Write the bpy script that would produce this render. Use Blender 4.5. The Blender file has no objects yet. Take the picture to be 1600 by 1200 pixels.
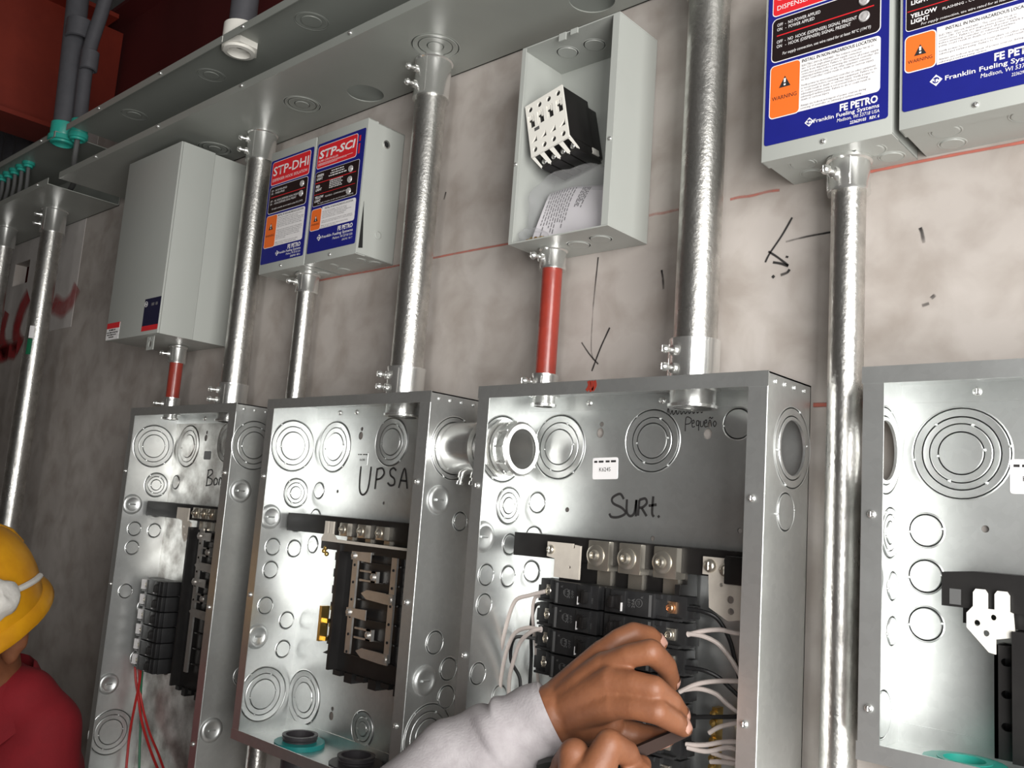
import bpy, bmesh, math, random
from mathutils import Vector, Matrix
PI = math.pi
random.seed(7)
SC = bpy.context.scene
COL = SC.collection
V = Vector

# ------------------------------------------------------------------ camera, world, light, exposure
CAM_C = V((0.96052, -0.88430, 0.01982))
CAM_R = Matrix(((0.7437, 0.6647, 0.0719), (0.0420, -0.1537, 0.9872), (-0.6672, 0.7312, 0.1422)))   # right, up, forward
CAM_F = 1402.7
cam = bpy.data.cameras.new('camera')
cam.sensor_width = 36.0
cam.lens = CAM_F * 36.0 / 1600.0
cam.clip_start = 0.01
camo = bpy.data.objects.new('camera', cam)
COL.objects.link(camo)
r_, u_, f_ = (V(CAM_R[i]).normalized() for i in range(3))
camo.matrix_world = Matrix(((r_.x, u_.x, -f_.x, CAM_C.x), (r_.y, u_.y, -f_.y, CAM_C.y),
                            (r_.z, u_.z, -f_.z, CAM_C.z), (0, 0, 0, 1)))
SC.camera = camo

w = bpy.data.worlds.new('sky')
SC.world = w
w.use_nodes = True
wn = w.node_tree.nodes
wn['Background'].inputs['Color'].default_value = (0.95, 0.97, 1.0, 1)
wn['Background'].inputs['Strength'].default_value = 0.04


def area(name, loc, target, sx, sy, power, col=(1, 1, 1), spread=180):
    l = bpy.data.lights.new(name, 'AREA')
    l.shape = 'RECTANGLE'
    l.size = sx
    l.size_y = sy
    l.energy = power
    l.color = col
    l.spread = math.radians(spread)
    o = bpy.data.objects.new(name, l)
    COL.objects.link(o)
    o.location = loc
    o.rotation_euler = (V(target) - V(loc)).to_track_quat('-Z', 'Y').to_euler()
    return o


area('daylight_opening', (1.80, -1.05, 0.02), (0.3, 0.0, 0.12), 0.9, 1.6, 58, (1.0, 0.985, 0.955))
area('daylight_doorway', (2.2, -3.3, 0.1), (0.6, 0.0, 0.05), 0.7, 1.3, 4.5, (1.0, 0.99, 0.97), 62)
SC.view_settings.view_transform = 'Standard'
SC.view_settings.look = 'None'
SC.view_settings.exposure = 0.0
SC.view_settings.gamma = 1.0
SC.view_settings.use_curve_mapping = False


def at(px, py, d):
    """photo pixel (1600x1200) -> point at distance d in front of the wall"""
    v = r_ * ((px - 800) / CAM_F) + u_ * (-(py - 600) / CAM_F) + f_
    return CAM_C + v * ((-d - CAM_C.y) / v.y)


# ------------------------------------------------------------------ materials
def mat(name, col, rough=0.5, metal=0.0, noise=None, bump=None, rvar=0.0, spangle=0.0, alpha=None, trans=0.0, coat=0.0, spec=None):
    """noise=(scale, amount, dark_color) colour mottling; bump=(scale, strength, distance)"""
    m = bpy.data.materials.new(name)
    m.use_nodes = True
    nt = m.node_tree
    N, L = nt.nodes, nt.links
    b = N['Principled BSDF']
    b.inputs['Base Color'].default_value = (*col, 1)
    b.inputs['Roughness'].default_value = rough
    b.inputs['Metallic'].default_value = metal
    if trans:
        b.inputs['Transmission Weight'].default_value = trans
    if coat:
        b.inputs['Coat Weight'].default_value = coat
    if spec is not None:
        b.inputs['Specular IOR Level'].default_value = spec
    if alpha is not None:
        b.inputs['Alpha'].default_value = alpha
    geo = N.new('ShaderNodeTexCoord')
    src = geo.outputs['Object']
    cur = None
    if noise:
        n = N.new('ShaderNodeTexNoise')
        n.inputs['Scale'].default_value = noise[0]
        n.inputs['Detail'].default_value = 6
        n.inputs['Roughness'].default_value = 0.6
        L.new(src, n.inputs['Vector'])
        mr = N.new('ShaderNodeMapRange')
        mr.inputs['From Min'].default_value = 0.38
        mr.inputs['From Max'].default_value = 0.66
        mr.inputs['To Max'].default_value = noise[1]
        L.new(n.outputs['Fac'], mr.inputs['Value'])
        mx = N.new('ShaderNodeMix')
        mx.data_type = 'RGBA'
        mx.inputs['A'].default_value = (*col, 1)
        mx.inputs['B'].default_value = (*noise[2], 1)
        L.new(mr.outputs['Result'], mx.inputs['Factor'])
        cur = mx.outputs['Result']
        if rvar:
            ma = N.new('ShaderNodeMath')
            ma.operation = 'MULTIPLY_ADD'
            ma.inputs[1].default_value = rvar
            ma.inputs[2].default_value = rough
            L.new(mr.outputs['Result'], ma.inputs[0])
            L.new(ma.outputs[0], b.inputs['Roughness'])
    if spangle:
        vo = N.new('ShaderNodeTexVoronoi')
        vo.inputs['Scale'].default_value = 150
        L.new(src, vo.inputs['Vector'])
        sp = N.new('ShaderNodeSeparateColor')
        L.new(vo.outputs['Color'], sp.inputs['Color'])
        mx2 = N.new('ShaderNodeMix')
        mx2.data_type = 'RGBA'
        mx2.blend_type = 'MULTIPLY'
        mx2.inputs['Factor'].default_value = spangle
        if cur is None:
            mx2.inputs['A'].default_value = (*col, 1)
        else:
            L.new(cur, mx2.inputs['A'])
        L.new(sp.outputs['Red'], mx2.inputs['B'])
        cur = mx2.outputs['Result']
    if cur is not None:
        L.new(cur, b.inputs['Base Color'])
    if bump:
        n2 = N.new('ShaderNodeTexNoise')
        n2.inputs['Scale'].default_value = bump[0]
        n2.inputs['Detail'].default_value = 5
        L.new(src, n2.inputs['Vector'])
        bp = N.new('ShaderNodeBump')
        bp.inputs['Strength'].default_value = bump[1]
        bp.inputs['Distance'].default_value = bump[2]
        L.new(n2.outputs['Fac'], bp.inputs['Height'])
        L.new(bp.outputs['Normal'], b.inputs['Normal'])
    return m


M = {}
M['galv'] = mat('galvanized_sheet', (0.76, 0.775, 0.765), 0.37, 0.9, (9, 0.5, (0.60, 0.62, 0.615)), (60, 0.05, 0.002), 0.14, 0.05)
M['galv_old'] = mat('stained_galvanized_sheet', (0.62, 0.62, 0.60), 0.42, 0.9, (22, 0.85, (0.25, 0.23, 0.21)), (60, 0.06, 0.002), 0.1, 0.06)
M['emt'] = mat('zinc_conduit', (0.70, 0.69, 0.66), 0.27, 0.96, (34, 0.8, (0.36, 0.35, 0.33)), (240, 0.30, 0.0013), 0.16)
M['chrome'] = mat('zinc_plated_steel', (0.80, 0.80, 0.78), 0.24, 0.90, None, (140, 0.04, 0.001))
M['grey'] = mat('grey_enamel', (0.405, 0.42, 0.395), 0.36, 0.0, (5, 0.3, (0.36, 0.375, 0.35)), (160, 0.03, 0.001))
M['duct'] = mat('shaded_grey_enamel_duct', (0.30, 0.315, 0.29), 0.33, 0.0, (6, 0.4, (0.25, 0.26, 0.24)), (160, 0.03, 0.001), 0.1)  # same paint as the grey enamel, its colour darkened for the shade up there
M['black'] = mat('black_moulded_plastic', (0.012, 0.011, 0.011), 0.38, 0.0, (40, 0.5, (0.02, 0.019, 0.018)))
M['breaker'] = mat('black_breaker_case', (0.016, 0.016, 0.017), 0.42, 0.0, (50, 0.5, (0.03, 0.03, 0.03)))
M['hole'] = mat('shade_and_screw_black', (0.008, 0.008, 0.008), 0.8)  # black standing in for shade in holes and gaps, also dark rivets and screws
M['alu'] = mat('aluminium_bus', (0.68, 0.66, 0.63), 0.36, 0.85, (60, 0.4, (0.5, 0.48, 0.46)))
M['lug'] = mat('tinned_lug', (0.66, 0.62, 0.54), 0.3, 0.9, (60, 0.4, (0.5, 0.46, 0.4)))
M['cream'] = mat('cream_neutral_plate', (0.62, 0.57, 0.50), 0.5, 0.1, (60, 0.5, (0.5, 0.45, 0.4)))
M['brass'] = mat('brass', (0.72, 0.50, 0.16), 0.3, 0.95)
M['copper'] = mat('copper_tinted_screw', (0.66, 0.38, 0.22), 0.3, 0.9)
M['red_tube'] = mat('red_enamel_conduit', (0.30, 0.040, 0.026), 0.28, 0.0, (40, 0.7, (0.21, 0.024, 0.016)), (80, 0.25, 0.002), 0.2, coat=0.3)
M['red_steel'] = mat('red_oxide_steel', (0.27, 0.032, 0.016), 0.5, 0.0, (6, 0.7, (0.18, 0.02, 0.012)), (50, 0.1, 0.003))
M['red_deck'] = mat('dark_red_deck', (0.11, 0.012, 0.012), 0.7, 0.0, (4, 0.5, (0.07, 0.008, 0.008)))
M['pvc'] = mat('dark_grey_pvc', (0.085, 0.085, 0.095), 0.5, 0.0, (50, 0.4, (0.06, 0.06, 0.068)))
M['green'] = mat('green_locknut_plastic', (0.03, 0.36, 0.29), 0.35)
M['teal'] = mat('teal_locknut_plastic', (0.02, 0.30, 0.29), 0.4)
M['white_plastic'] = mat('white_plastic', (0.80, 0.78, 0.72), 0.4)
M['rubber'] = mat('dark_pvc_thread', (0.05, 0.045, 0.05), 0.45)
M['paper'] = mat('white_paper', (0.80, 0.77, 0.79), 0.7, 0.0, (12, 0.4, (0.70, 0.66, 0.70)))
M['ink'] = mat('black_ink', (0.02, 0.018, 0.018), 0.6)
M['ink_grey'] = mat('grey_print', (0.16, 0.15, 0.16), 0.7)
M['blue'] = mat('blue_label_vinyl', (0.012, 0.016, 0.20), 0.38, 0.0, (30, 0.4, (0.010, 0.013, 0.16)))
M['navy'] = mat('navy_label_vinyl', (0.012, 0.012, 0.045), 0.35)
M['label_red'] = mat('red_label_vinyl', (0.68, 0.022, 0.030), 0.35)
M['orange'] = mat('orange_label_vinyl', (0.85, 0.16, 0.025), 0.4)
M['label_black'] = mat('black_label_vinyl', (0.016, 0.010, 0.010), 0.32)
M['label_white'] = mat('white_label_vinyl', (0.84, 0.82, 0.82), 0.4)
M['lens'] = mat('clear_indicator_lens', (0.55, 0.53, 0.53), 0.15, 0.3)
M['wire_white'] = mat('white_wire_insulation', (0.66, 0.58, 0.54), 0.45)
M['wire_black'] = mat('black_wire_insulation', (0.015, 0.015, 0.016), 0.4)
M['wire_red'] = mat('red_wire_insulation', (0.42, 0.018, 0.016), 0.4)
M['wire_green'] = mat('green_wire_insulation', (0.01, 0.13, 0.06), 0.4)
M['cable'] = mat('grey_cable_jacket', (0.10, 0.10, 0.10), 0.5)
M['hat'] = mat('yellow_hard_hat_shell', (0.70, 0.33, 0.010), 0.33, 0.0, (14, 0.7, (0.50, 0.20, 0.008)), None, 0.1)
M['mask'] = mat('white_dust_mask', (0.68, 0.66, 0.62), 0.85, 0.0, (60, 0.6, (0.52, 0.50, 0.47)), (200, 0.3, 0.002))
M['polo'] = mat('red_polo_cotton', (0.24, 0.006, 0.013), 0.85, 0.0, (30, 0.5, (0.18, 0.005, 0.010)), (400, 0.3, 0.001))
M['trouser'] = mat('dark_work_trousers', (0.03, 0.035, 0.05), 0.85)
M['sleeve'] = mat('grey_sweatshirt_fleece', (0.40, 0.375, 0.385), 0.95, 0.0, (38, 0.8, (0.30, 0.275, 0.285)), (420, 0.4, 0.0012))
M['nail'] = mat('finger_nail', (0.50, 0.28, 0.22), 0.28)
M['tool'] = mat('blackened_tool_steel', (0.030, 0.016, 0.012), 0.6, 0.0, spec=0.15)
M['tool_grip'] = mat('black_tool_grip', (0.02, 0.022, 0.02), 0.4)
M['hair'] = mat('short_black_hair', (0.012, 0.010, 0.009), 0.9, 0.0, None, (300, 0.6, 0.003))
M['floor'] = mat('concrete_floor', (0.26, 0.25, 0.24), 0.8, 0.0, (4, 0.7, (0.20, 0.19, 0.18)))


def skin_mat():
    m = mat('brown_skin', (0.245, 0.097, 0.046), 0.47, 0.0, (38, 0.7, (0.185, 0.068, 0.032)), (260, 0.16, 0.0018), 0.12)
    b = m.node_tree.nodes['Principled BSDF']
    b.inputs['Subsurface Weight'].default_value = 0.06
    b.inputs['Subsurface Radius'].default_value = (0.012, 0.004, 0.002)
    b.inputs['Subsurface Scale'].default_value = 0.5
    return m


M['skin'] = skin_mat()


def clear_mat():
    m = bpy.data.materials.new('clear_polythene')
    m.use_nodes = True
    N, L = m.node_tree.nodes, m.node_tree.links
    b = N['Principled BSDF']
    t = N.new('ShaderNodeBsdfTransparent')
    t.inputs['Color'].default_value = (0.94, 0.94, 0.95, 1)
    mx = N.new('ShaderNodeMixShader')
    lw = N.new('ShaderNodeLayerWeight')
    lw.inputs['Blend'].default_value = 0.22
    mr = N.new('ShaderNodeMapRange')
    mr.inputs['To Min'].default_value = 0.03
    mr.inputs['To Max'].default_value = 0.42
    L.new(lw.outputs['Facing'], mr.inputs['Value'])
    L.new(mr.outputs['Result'], mx.inputs['Fac'])
    b.inputs['Base Color'].default_value = (0.80, 0.80, 0.80, 1)
    b.inputs['Roughness'].default_value = 0.12
    L.new(t.outputs[0], mx.inputs[1])
    L.new(b.outputs[0], mx.inputs[2])
    L.new(mx.outputs[0], N['Material Output'].inputs['Surface'])
    return m


M['clear'] = clear_mat()


def concrete_mat():
    m = bpy.data.materials.new('troweled_concrete')
    m.use_nodes = True
    N, L = m.node_tree.nodes, m.node_tree.links
    b = N['Principled BSDF']
    b.inputs['Roughness'].default_value = 0.86
    tc = N.new('ShaderNodeTexCoord')

    def noise(scale, detail=6, dist=0.0):
        n = N.new('ShaderNodeTexNoise')
        n.inputs['Scale'].default_value = scale
        n.inputs['Detail'].default_value = detail
        n.inputs['Distortion'].default_value = dist
        L.new(tc.outputs['Object'], n.inputs['Vector'])
        return n
    n1, n2, n3 = noise(3.2, 8, 0.6), noise(16, 8, 0.3), noise(140, 3)
    cr = N.new('ShaderNodeValToRGB')
    e = cr.color_ramp.elements
    e[0].position = 0.30
    e[0].color = (0.335, 0.30, 0.275, 1)
    e[1].position = 0.72
    e[1].color = (0.50, 0.46, 0.43, 1)
    L.new(n1.outputs['Fac'], cr.inputs['Fac'])
    cr2 = N.new('ShaderNodeValToRGB')
    e = cr2.color_ramp.elements
    e[0].position = 0.32
    e[0].color = (0.76, 0.735, 0.71, 1)
    e[1].position = 0.58
    e[1].color = (1, 1, 1, 1)
    L.new(n2.outputs['Fac'], cr2.inputs['Fac'])
    mu = N.new('ShaderNodeMix')
    mu.data_type = 'RGBA'
    mu.blend_type = 'MULTIPLY'
    mu.inputs['Factor'].default_value = 1
    L.new(cr.outputs['Color'], mu.inputs['A'])
    L.new(cr2.outputs['Color'], mu.inputs['B'])
    L.new(mu.outputs['Result'], b.inputs['Base Color'])
    ad = N.new('ShaderNodeMath')
    ad.operation = 'ADD'
    L.new(n2.outputs['Fac'], ad.inputs[0])
    L.new(n3.outputs['Fac'], ad.inputs[1])
    bp = N.new('ShaderNodeBump')
    bp.inputs['Strength'].default_value = 0.04
    bp.inputs['Distance'].default_value = 0.003
    L.new(ad.outputs[0], bp.inputs['Height'])
    L.new(bp.outputs['Normal'], b.inputs['Normal'])
    return m


M['concrete'] = concrete_mat()
M['plaster'] = mat('pale_block_plaster', (0.56, 0.53, 0.51), 0.9, 0.0, (8, 0.7, (0.42, 0.39, 0.37)), (60, 0.2, 0.002))


def spray_mat(name, col, scale=26.0):
    """paint that thins out to bare wall at ragged edges (uses a per-vertex 'cover' value)"""
    m = bpy.data.materials.new(name)
    m.use_nodes = True
    N, L = m.node_tree.nodes, m.node_tree.links
    b = N['Principled BSDF']
    b.inputs['Base Color'].default_value = (*col, 1)
    b.inputs['Roughness'].default_value = 0.8
    at_ = N.new('ShaderNodeAttribute')
    at_.attribute_name = 'cover'
    tc = N.new('ShaderNodeTexCoord')
    n = N.new('ShaderNodeTexNoise')
    n.inputs['Scale'].default_value = scale
    n.inputs['Detail'].default_value = 5
    L.new(tc.outputs['Object'], n.inputs['Vector'])
    mr = N.new('ShaderNodeMath')
    mr.operation = 'MULTIPLY_ADD'
    mr.inputs[1].default_value = 0.7
    mr.inputs[2].default_value = -0.35
    L.new(n.outputs['Fac'], mr.inputs[0])
    ad = N.new('ShaderNodeMath')
    ad.operation = 'ADD'
    L.new(mr.outputs[0], ad.inputs[0])
    L.new(at_.outputs['Fac'], ad.inputs[1])
    ad.use_clamp = True
    L.new(ad.outputs[0], b.inputs['Alpha'])
    return m


M['spray'] = spray_mat('red_spray_paint', (0.40, 0.02, 0.025))
M['chalk'] = spray_mat('red_chalk', (0.46, 0.13, 0.095), 60)
M['pen'] = spray_mat('black_marker_pen', (0.02, 0.018, 0.018), 90)


# ------------------------------------------------------------------ mesh building
def frame_of(n):
    n = n.normalized()
    a = V((0, 0, 1)) if abs(n.z) < 0.9 else V((1, 0, 0))
    e1 = n.cross(a).normalized()
    return e1, n.cross(e1).normalized()


def smooth_pts(pts, n=6):
    P = [V(p) for p in pts]
    if len(P) < 3:
        return P
    out = []
    for i in range(len(P) - 1):
        p0, p1, p2, p3 = P[max(i - 1, 0)], P[i], P[i + 1], P[min(i + 2, len(P) - 1)]
        for k in range(n):
            t = k / n
            out.append(0.5 * ((2 * p1) + (p2 - p0) * t + (2 * p0 - 5 * p1 + 4 * p2 - p3) * t * t + (3 * p1 - p0 - 3 * p2 + p3) * t ** 3))
    out.append(P[-1])
    return out


class MB:
    def __init__(s):
        s.bm = bmesh.new()

    def box(s, x0, x1, d0, d1, z0, z1, bev=0.0, mtx=None):
        vs = [s.bm.verts.new(V((x, -d, z))) for x in (x0, x1) for d in (d1, d0) for z in (z0, z1)]
        if mtx:
            for v in vs:
                v.co = mtx @ v.co
        F = [(0, 1, 3, 2), (4, 6, 7, 5), (0, 4, 5, 1), (2, 3, 7, 6), (0, 2, 6, 4), (1, 5, 7, 3)]
        fs = [s.bm.faces.new([vs[i] for i in f]) for f in F]
        if bev:
            es = list({e for f in fs for e in f.edges})
            bmesh.ops.bevel(s.bm, geom=es, offset=bev, segments=2, profile=0.6, affect='EDGES')
        return s

    def loft(s, rings, caps=True, closed=True):
        R = [[s.bm.verts.new(p) for p in ring] for ring in rings]
        n = len(R[0])
        for a, b in zip(R[:-1], R[1:]):
            for i in range(n if closed else n - 1):
                s.bm.faces.new((a[i], a[(i + 1) % n], b[(i + 1) % n], b[i]))
        if caps and closed:
            s.bm.faces.new(R[0][::-1])
            s.bm.faces.new(R[-1])
        return s

    def tube(s, pts, r, seg=10, caps=True):
        P = [V(p) for p in pts]
        rs = r if isinstance(r, (list, tuple)) else [r] * len(P)
        t0 = (P[1] - P[0]).normalized()
        e1, e2 = frame_of(t0)
        rings = []
        for i, p in enumerate(P):
            t = (P[min(i + 1, len(P) - 1)] - P[max(i - 1, 0)]).normalized()
            e1 = (e1 - t * e1.dot(t)).normalized()
            e2 = t.cross(e1)
            rings.append([p + (e1 * math.cos(2 * PI * k / seg) + e2 * math.sin(2 * PI * k / seg)) * rs[i] for k in range(seg)])
        return s.loft(rings, caps)

    def lathe(s, prof, o, ax, seg=32, caps=True):
        """prof: list of (radius, height along axis)"""
        o, ax = V(o), V(ax).normalized()
        e1, e2 = frame_of(ax)
        rings = []
        for r, h in prof:
            r = max(r, 1e-5)
            rings.append([o + ax * h + (e1 * math.cos(2 * PI * k / seg) + e2 * math.sin(2 * PI * k / seg)) * r for k in range(seg)])
        return s.loft(rings, caps)

    def cyl(s, p0, p1, r, seg=24, r1=None):
        p0, p1 = V(p0), V(p1)
        d = p1 - p0
        return s.lathe([(r, 0), (r if r1 is None else r1, d.length)], p0, d, seg)

    def pipe(s, p0, p1, r, ri, seg=28):
        """hollow round pipe"""
        p0, p1 = V(p0), V(p1)
        h = (p1 - p0).length
        return s.lathe([(ri, 0), (r, 0), (r, h), (ri, h), (ri, 0)], p0, p1 - p0, seg, False)

    def ball(s, c, r, u=12, v=8, sc=(1, 1, 1)):
        mtx = Matrix.Translation(V(c)) @ Matrix.Diagonal((r * sc[0], r * sc[1], r * sc[2], 1))
        bmesh.ops.create_uvsphere(s.bm, u_segments=u, v_segments=v, radius=1, matrix=mtx)
        return s

    def prism(s, poly, vec):
        vec = V(vec)
        a = [s.bm.verts.new(V(p)) for p in poly]
        b = [s.bm.verts.new(V(p) + vec) for p in poly]
        n = len(a)
        s.bm.faces.new(a[::-1])
        s.bm.faces.new(b)
        for i in range(n):
            s.bm.faces.new((a[i], a[(i + 1) % n], b[(i + 1) % n], b[i]))
        return s

    def sheet(s, outer, holes, fn, vec, seg=28):
        """flat sheet with real round holes; outer: (u,v) list, holes: (u,v,r[,rv]); fn maps (u,v) to 3D; vec = thickness"""
        es = []

        def loop(pts):
            vs = [s.bm.verts.new(fn(*p)) for p in pts]
            for i in range(len(vs)):
                es.append(s.bm.edges.new((vs[i], vs[(i + 1) % len(vs)])))
        loop(outer)
        for h in holes:
            if isinstance(h[0], tuple):
                loop(list(h))
                continue
            rv = h[3] if len(h) > 3 else h[2]
            loop([(h[0] + h[2] * math.cos(2 * PI * k / seg), h[1] + rv * math.sin(2 * PI * k / seg)) for k in range(seg)])
        g = bmesh.ops.triangle_fill(s.bm, use_beauty=True, use_dissolve=False, edges=es)
        fs = [f for f in g['geom'] if isinstance(f, bmesh.types.BMFace)]
        ex = bmesh.ops.extrude_face_region(s.bm, geom=fs)
        bmesh.ops.translate(s.bm, vec=V(vec), verts=[v for v in ex['geom'] if isinstance(v, bmesh.types.BMVert)])
        return s

    def ribbon(s, pts, wd, fn, lift=0.0003, cover=None):
        """flat pen / paint stroke on a plane: pts (u,v), fn maps (u,v,h) to 3D"""
        lay = s.bm.verts.layers.float.get('cover') or s.bm.verts.layers.float.new('cover')
        P = smooth_pts([(p[0], p[1], 0) for p in pts], 5)
        n = len(P)
        rows = []
        for i, p in enumerate(P):
            t = P[min(i + 1, n - 1)] - P[max(i - 1, 0)]
            t = t.normalized() if t.length > 1e-9 else V((1, 0, 0))
            q = V((-t.y, t.x, 0))
            ww = wd if not isinstance(wd, (list, tuple)) else wd[0] + (wd[1] - wd[0]) * i / (n - 1)
            c = 1.0 if cover is None else cover[0] + (cover[1] - cover[0]) * i / (n - 1)
            row = []
            for k, cc in ((-1, 0.0), (-0.45, 1), (0.45, 1), (1, 0.0)):
                a = p + q * ww * k * 0.5
                v = s.bm.verts.new(fn(a.x, a.y, lift))
                v[lay] = c * (cc if cover is not None else 1.0)
                row.append(v)
            rows.append(row)
        for a, b in zip(rows[:-1], rows[1:]):
            for k in range(3):
                s.bm.faces.new((a[k], a[k + 1], b[k + 1], b[k]))
        return s

    def xform(s, m):
        bmesh.ops.transform(s.bm, matrix=m, verts=s.bm.verts)
        return s

    def build(s, name, m, parent=None, flat=False, ang=0.6, loc=None, recalc=True):
        me = bpy.data.meshes.new(name)
        if recalc:
            bmesh.ops.recalc_face_normals(s.bm, faces=s.bm.faces)
        s.bm.to_mesh(me)
        s.bm.free()
        me.materials.append(m if not isinstance(m, str) else M[m])
        if not flat:
            me.shade_smooth()
            me.set_sharp_from_angle(angle=ang)
        o = bpy.data.objects.new(name, me)
        COL.objects.link(o)
        if parent is not None:
            o.parent = parent
        if loc is not None:
            o.location = loc
        return o


def tag(o, label, cat, group=None):
    o['label'] = label
    o['category'] = cat
    if group:
        o['group'] = group
    return o


def thing(name, label, cat, loc=(0, 0, 0), group=None, rot=None):
    o = bpy.data.objects.new(name, None)
    o.empty_display_size = 0.05
    COL.objects.link(o)
    o.location = loc
    if rot:
        o.rotation_euler = rot
    return tag(o, label, cat, group)


def struct(mb, name, m, parent=None):
    o = mb.build(name, m, parent)
    o['kind'] = 'structure'
    return o


def kids(o):
    return [c for c in bpy.data.objects if c.parent == o]


def copy_tree(o, parent=None):
    c = o.copy()
    COL.objects.link(c)
    c.parent = parent
    for ch in kids(o):
        copy_tree(ch, c)
    return c


def text_mesh(name, m, items, parent=None, fn=None):
    """items: (string, u, v, size, align, opts) laid out on a plane; fn maps (u,v) -> 3D. One mesh of lettering."""
    bm = bmesh.new()
    objs = []
    for it in items:
        st, u, v, size, al = it[:5]
        op = it[5] if len(it) > 5 else {}
        cu = bpy.data.curves.new('lettering', 'FONT')
        cu.body = st
        cu.size = 1.0
        cu.align_x = al
        cu.resolution_u = op.get('res', 2)
        cu.offset = op.get('bold', 0.0)
        cu.shear = op.get('shear', 0.0)
        cu.space_character = op.get('space', 1.0)
        ob = bpy.data.objects.new('lettering', cu)
        COL.objects.link(ob)
        objs.append((ob, cu, u, v, size, op))
    dg = bpy.context.evaluated_depsgraph_get()
    dg.update()
    for ob, cu, u, v, size, op in objs:
        me = bpy.data.meshes.new_from_object(ob.evaluated_get(dg))
        if 'fit' in op and len(me.vertices):
            xs = [q.co.x for q in me.vertices]
            sx = op['fit'] / max(max(xs) - min(xs), 1e-6)
        else:
            sx = size * op.get('wide', 1.0)
        n0 = len(bm.verts)
        bm.from_mesh(me)
        bm.verts.ensure_lookup_table()
        ca, sa = math.cos(op.get('rot', 0)), math.sin(op.get('rot', 0))
        for q in bm.verts[n0:]:
            a, b = q.co.x * sx, q.co.y * size
            q.co = V(fn(u + a * ca - b * sa, v + a * sa + b * ca))
        bpy.data.meshes.remove(me)
    for ob, cu, *_ in objs:
        bpy.data.objects.remove(ob)
        bpy.data.curves.remove(cu)
    me = bpy.data.meshes.new(name)
    bm.to_mesh(me)
    bm.free()
    me.materials.append(M[m])
    o = bpy.data.objects.new(name, me)
    COL.objects.link(o)
    o.parent = parent
    return o


def dashes(name, m, rows, parent=None, fn=None, seed=1):
    """print too small to read: rows of word-length bars (u0, u1, v, height)"""
    rr = random.Random(seed)
    b = MB()
    for u0, u1, v, h in rows:
        u = u0
        while u < u1 - h * 0.4:
            ln = min(h * rr.uniform(1.2, 4.5), u1 - u)
            b.bm.faces.new([b.bm.verts.new(V(fn(*p))) for p in ((u, v), (u + ln, v), (u + ln, v + h), (u, v + h))])
            u += ln + h * 0.8
    return b.build(name, m, parent, flat=True, recalc=False)


def organic(name, chains, m, parent=None, voxel=0.0022, smooth=6, extra=None):
    """one continuous body: tapered capsules (chains of (point, radius)) fused by a voxel remesh and smoothed"""
    b = MB()
    for ch in chains:
        for (p, r) in ch:
            b.ball(p, r, 16, 10)
        for (p, r), (q, t) in zip(ch[:-1], ch[1:]):
            p, q = V(p), V(q)
            if (q - p).length > 1e-4:
                b.lathe([(r, 0), (t, (q - p).length)], p, q - p, 16)
    if extra:
        extra(b)
    tmp = b.build(name + '_form', m)
    md = tmp.modifiers.new('r', 'REMESH')
    md.mode = 'VOXEL'
    md.voxel_size = voxel
    md.use_smooth_shade = True
    sm = tmp.modifiers.new('s', 'SMOOTH')
    sm.factor = 0.5
    sm.iterations = smooth
    dg = bpy.context.evaluated_depsgraph_get()
    dg.update()
    me = bpy.data.meshes.new_from_object(tmp.evaluated_get(dg))
    old = tmp.data
    bpy.data.objects.remove(tmp)
    bpy.data.meshes.remove(old)
    me.name = name
    me.materials.clear()
    me.materials.append(M[m])
    me.shade_smooth()
    o = bpy.data.objects.new(name, me)
    COL.objects.link(o)
    o.parent = parent
    return o


# ------------------------------------------------------------------ the setting
FL = -1.65
wall_fn = lambda u, v: V((u, 0, v))
HOLE = ((-1.800, 0.556), (-1.690, 0.556), (-1.690, 0.622), (-1.800, 0.622))
wall = struct(MB().sheet([(-4.2, FL), (2.7, FL), (2.7, 0.93), (-4.2, 0.93)], [HOLE], wall_fn, (0, 0.03, 0)), 'wall_back', 'concrete')
struct(MB().sheet([(-4.2, 0.40), (-1.345, 0.40), (-1.345, 0.93), (-4.2, 0.93)], [HOLE], lambda u, v: V((u, -0.0012, v)), (0, 0.0009, 0)), 'trim_1', 'plaster')
struct(MB().box(-4.2, 3.2, -0.14, 5.0, FL - 0.1, FL), 'floor', 'floor')
struct(MB().box(-4.3, -4.2, -0.14, 5.0, FL, 1.9), 'wall_left', 'concrete')
struct(MB().box(-4.3, 0.6, 5.0, 5.1, FL, 1.9), 'wall_front', 'concrete')
struct(MB().box(-4.3, 3.2, -0.9, 5.1, 1.9, 2.0), 'ceiling', 'floor')

wf = lambda u, v, h: V((u, -h, v))


def wp(px, py, d=0.0):
    p = at(px, py, d)
    return (p.x, p.z)


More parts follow.
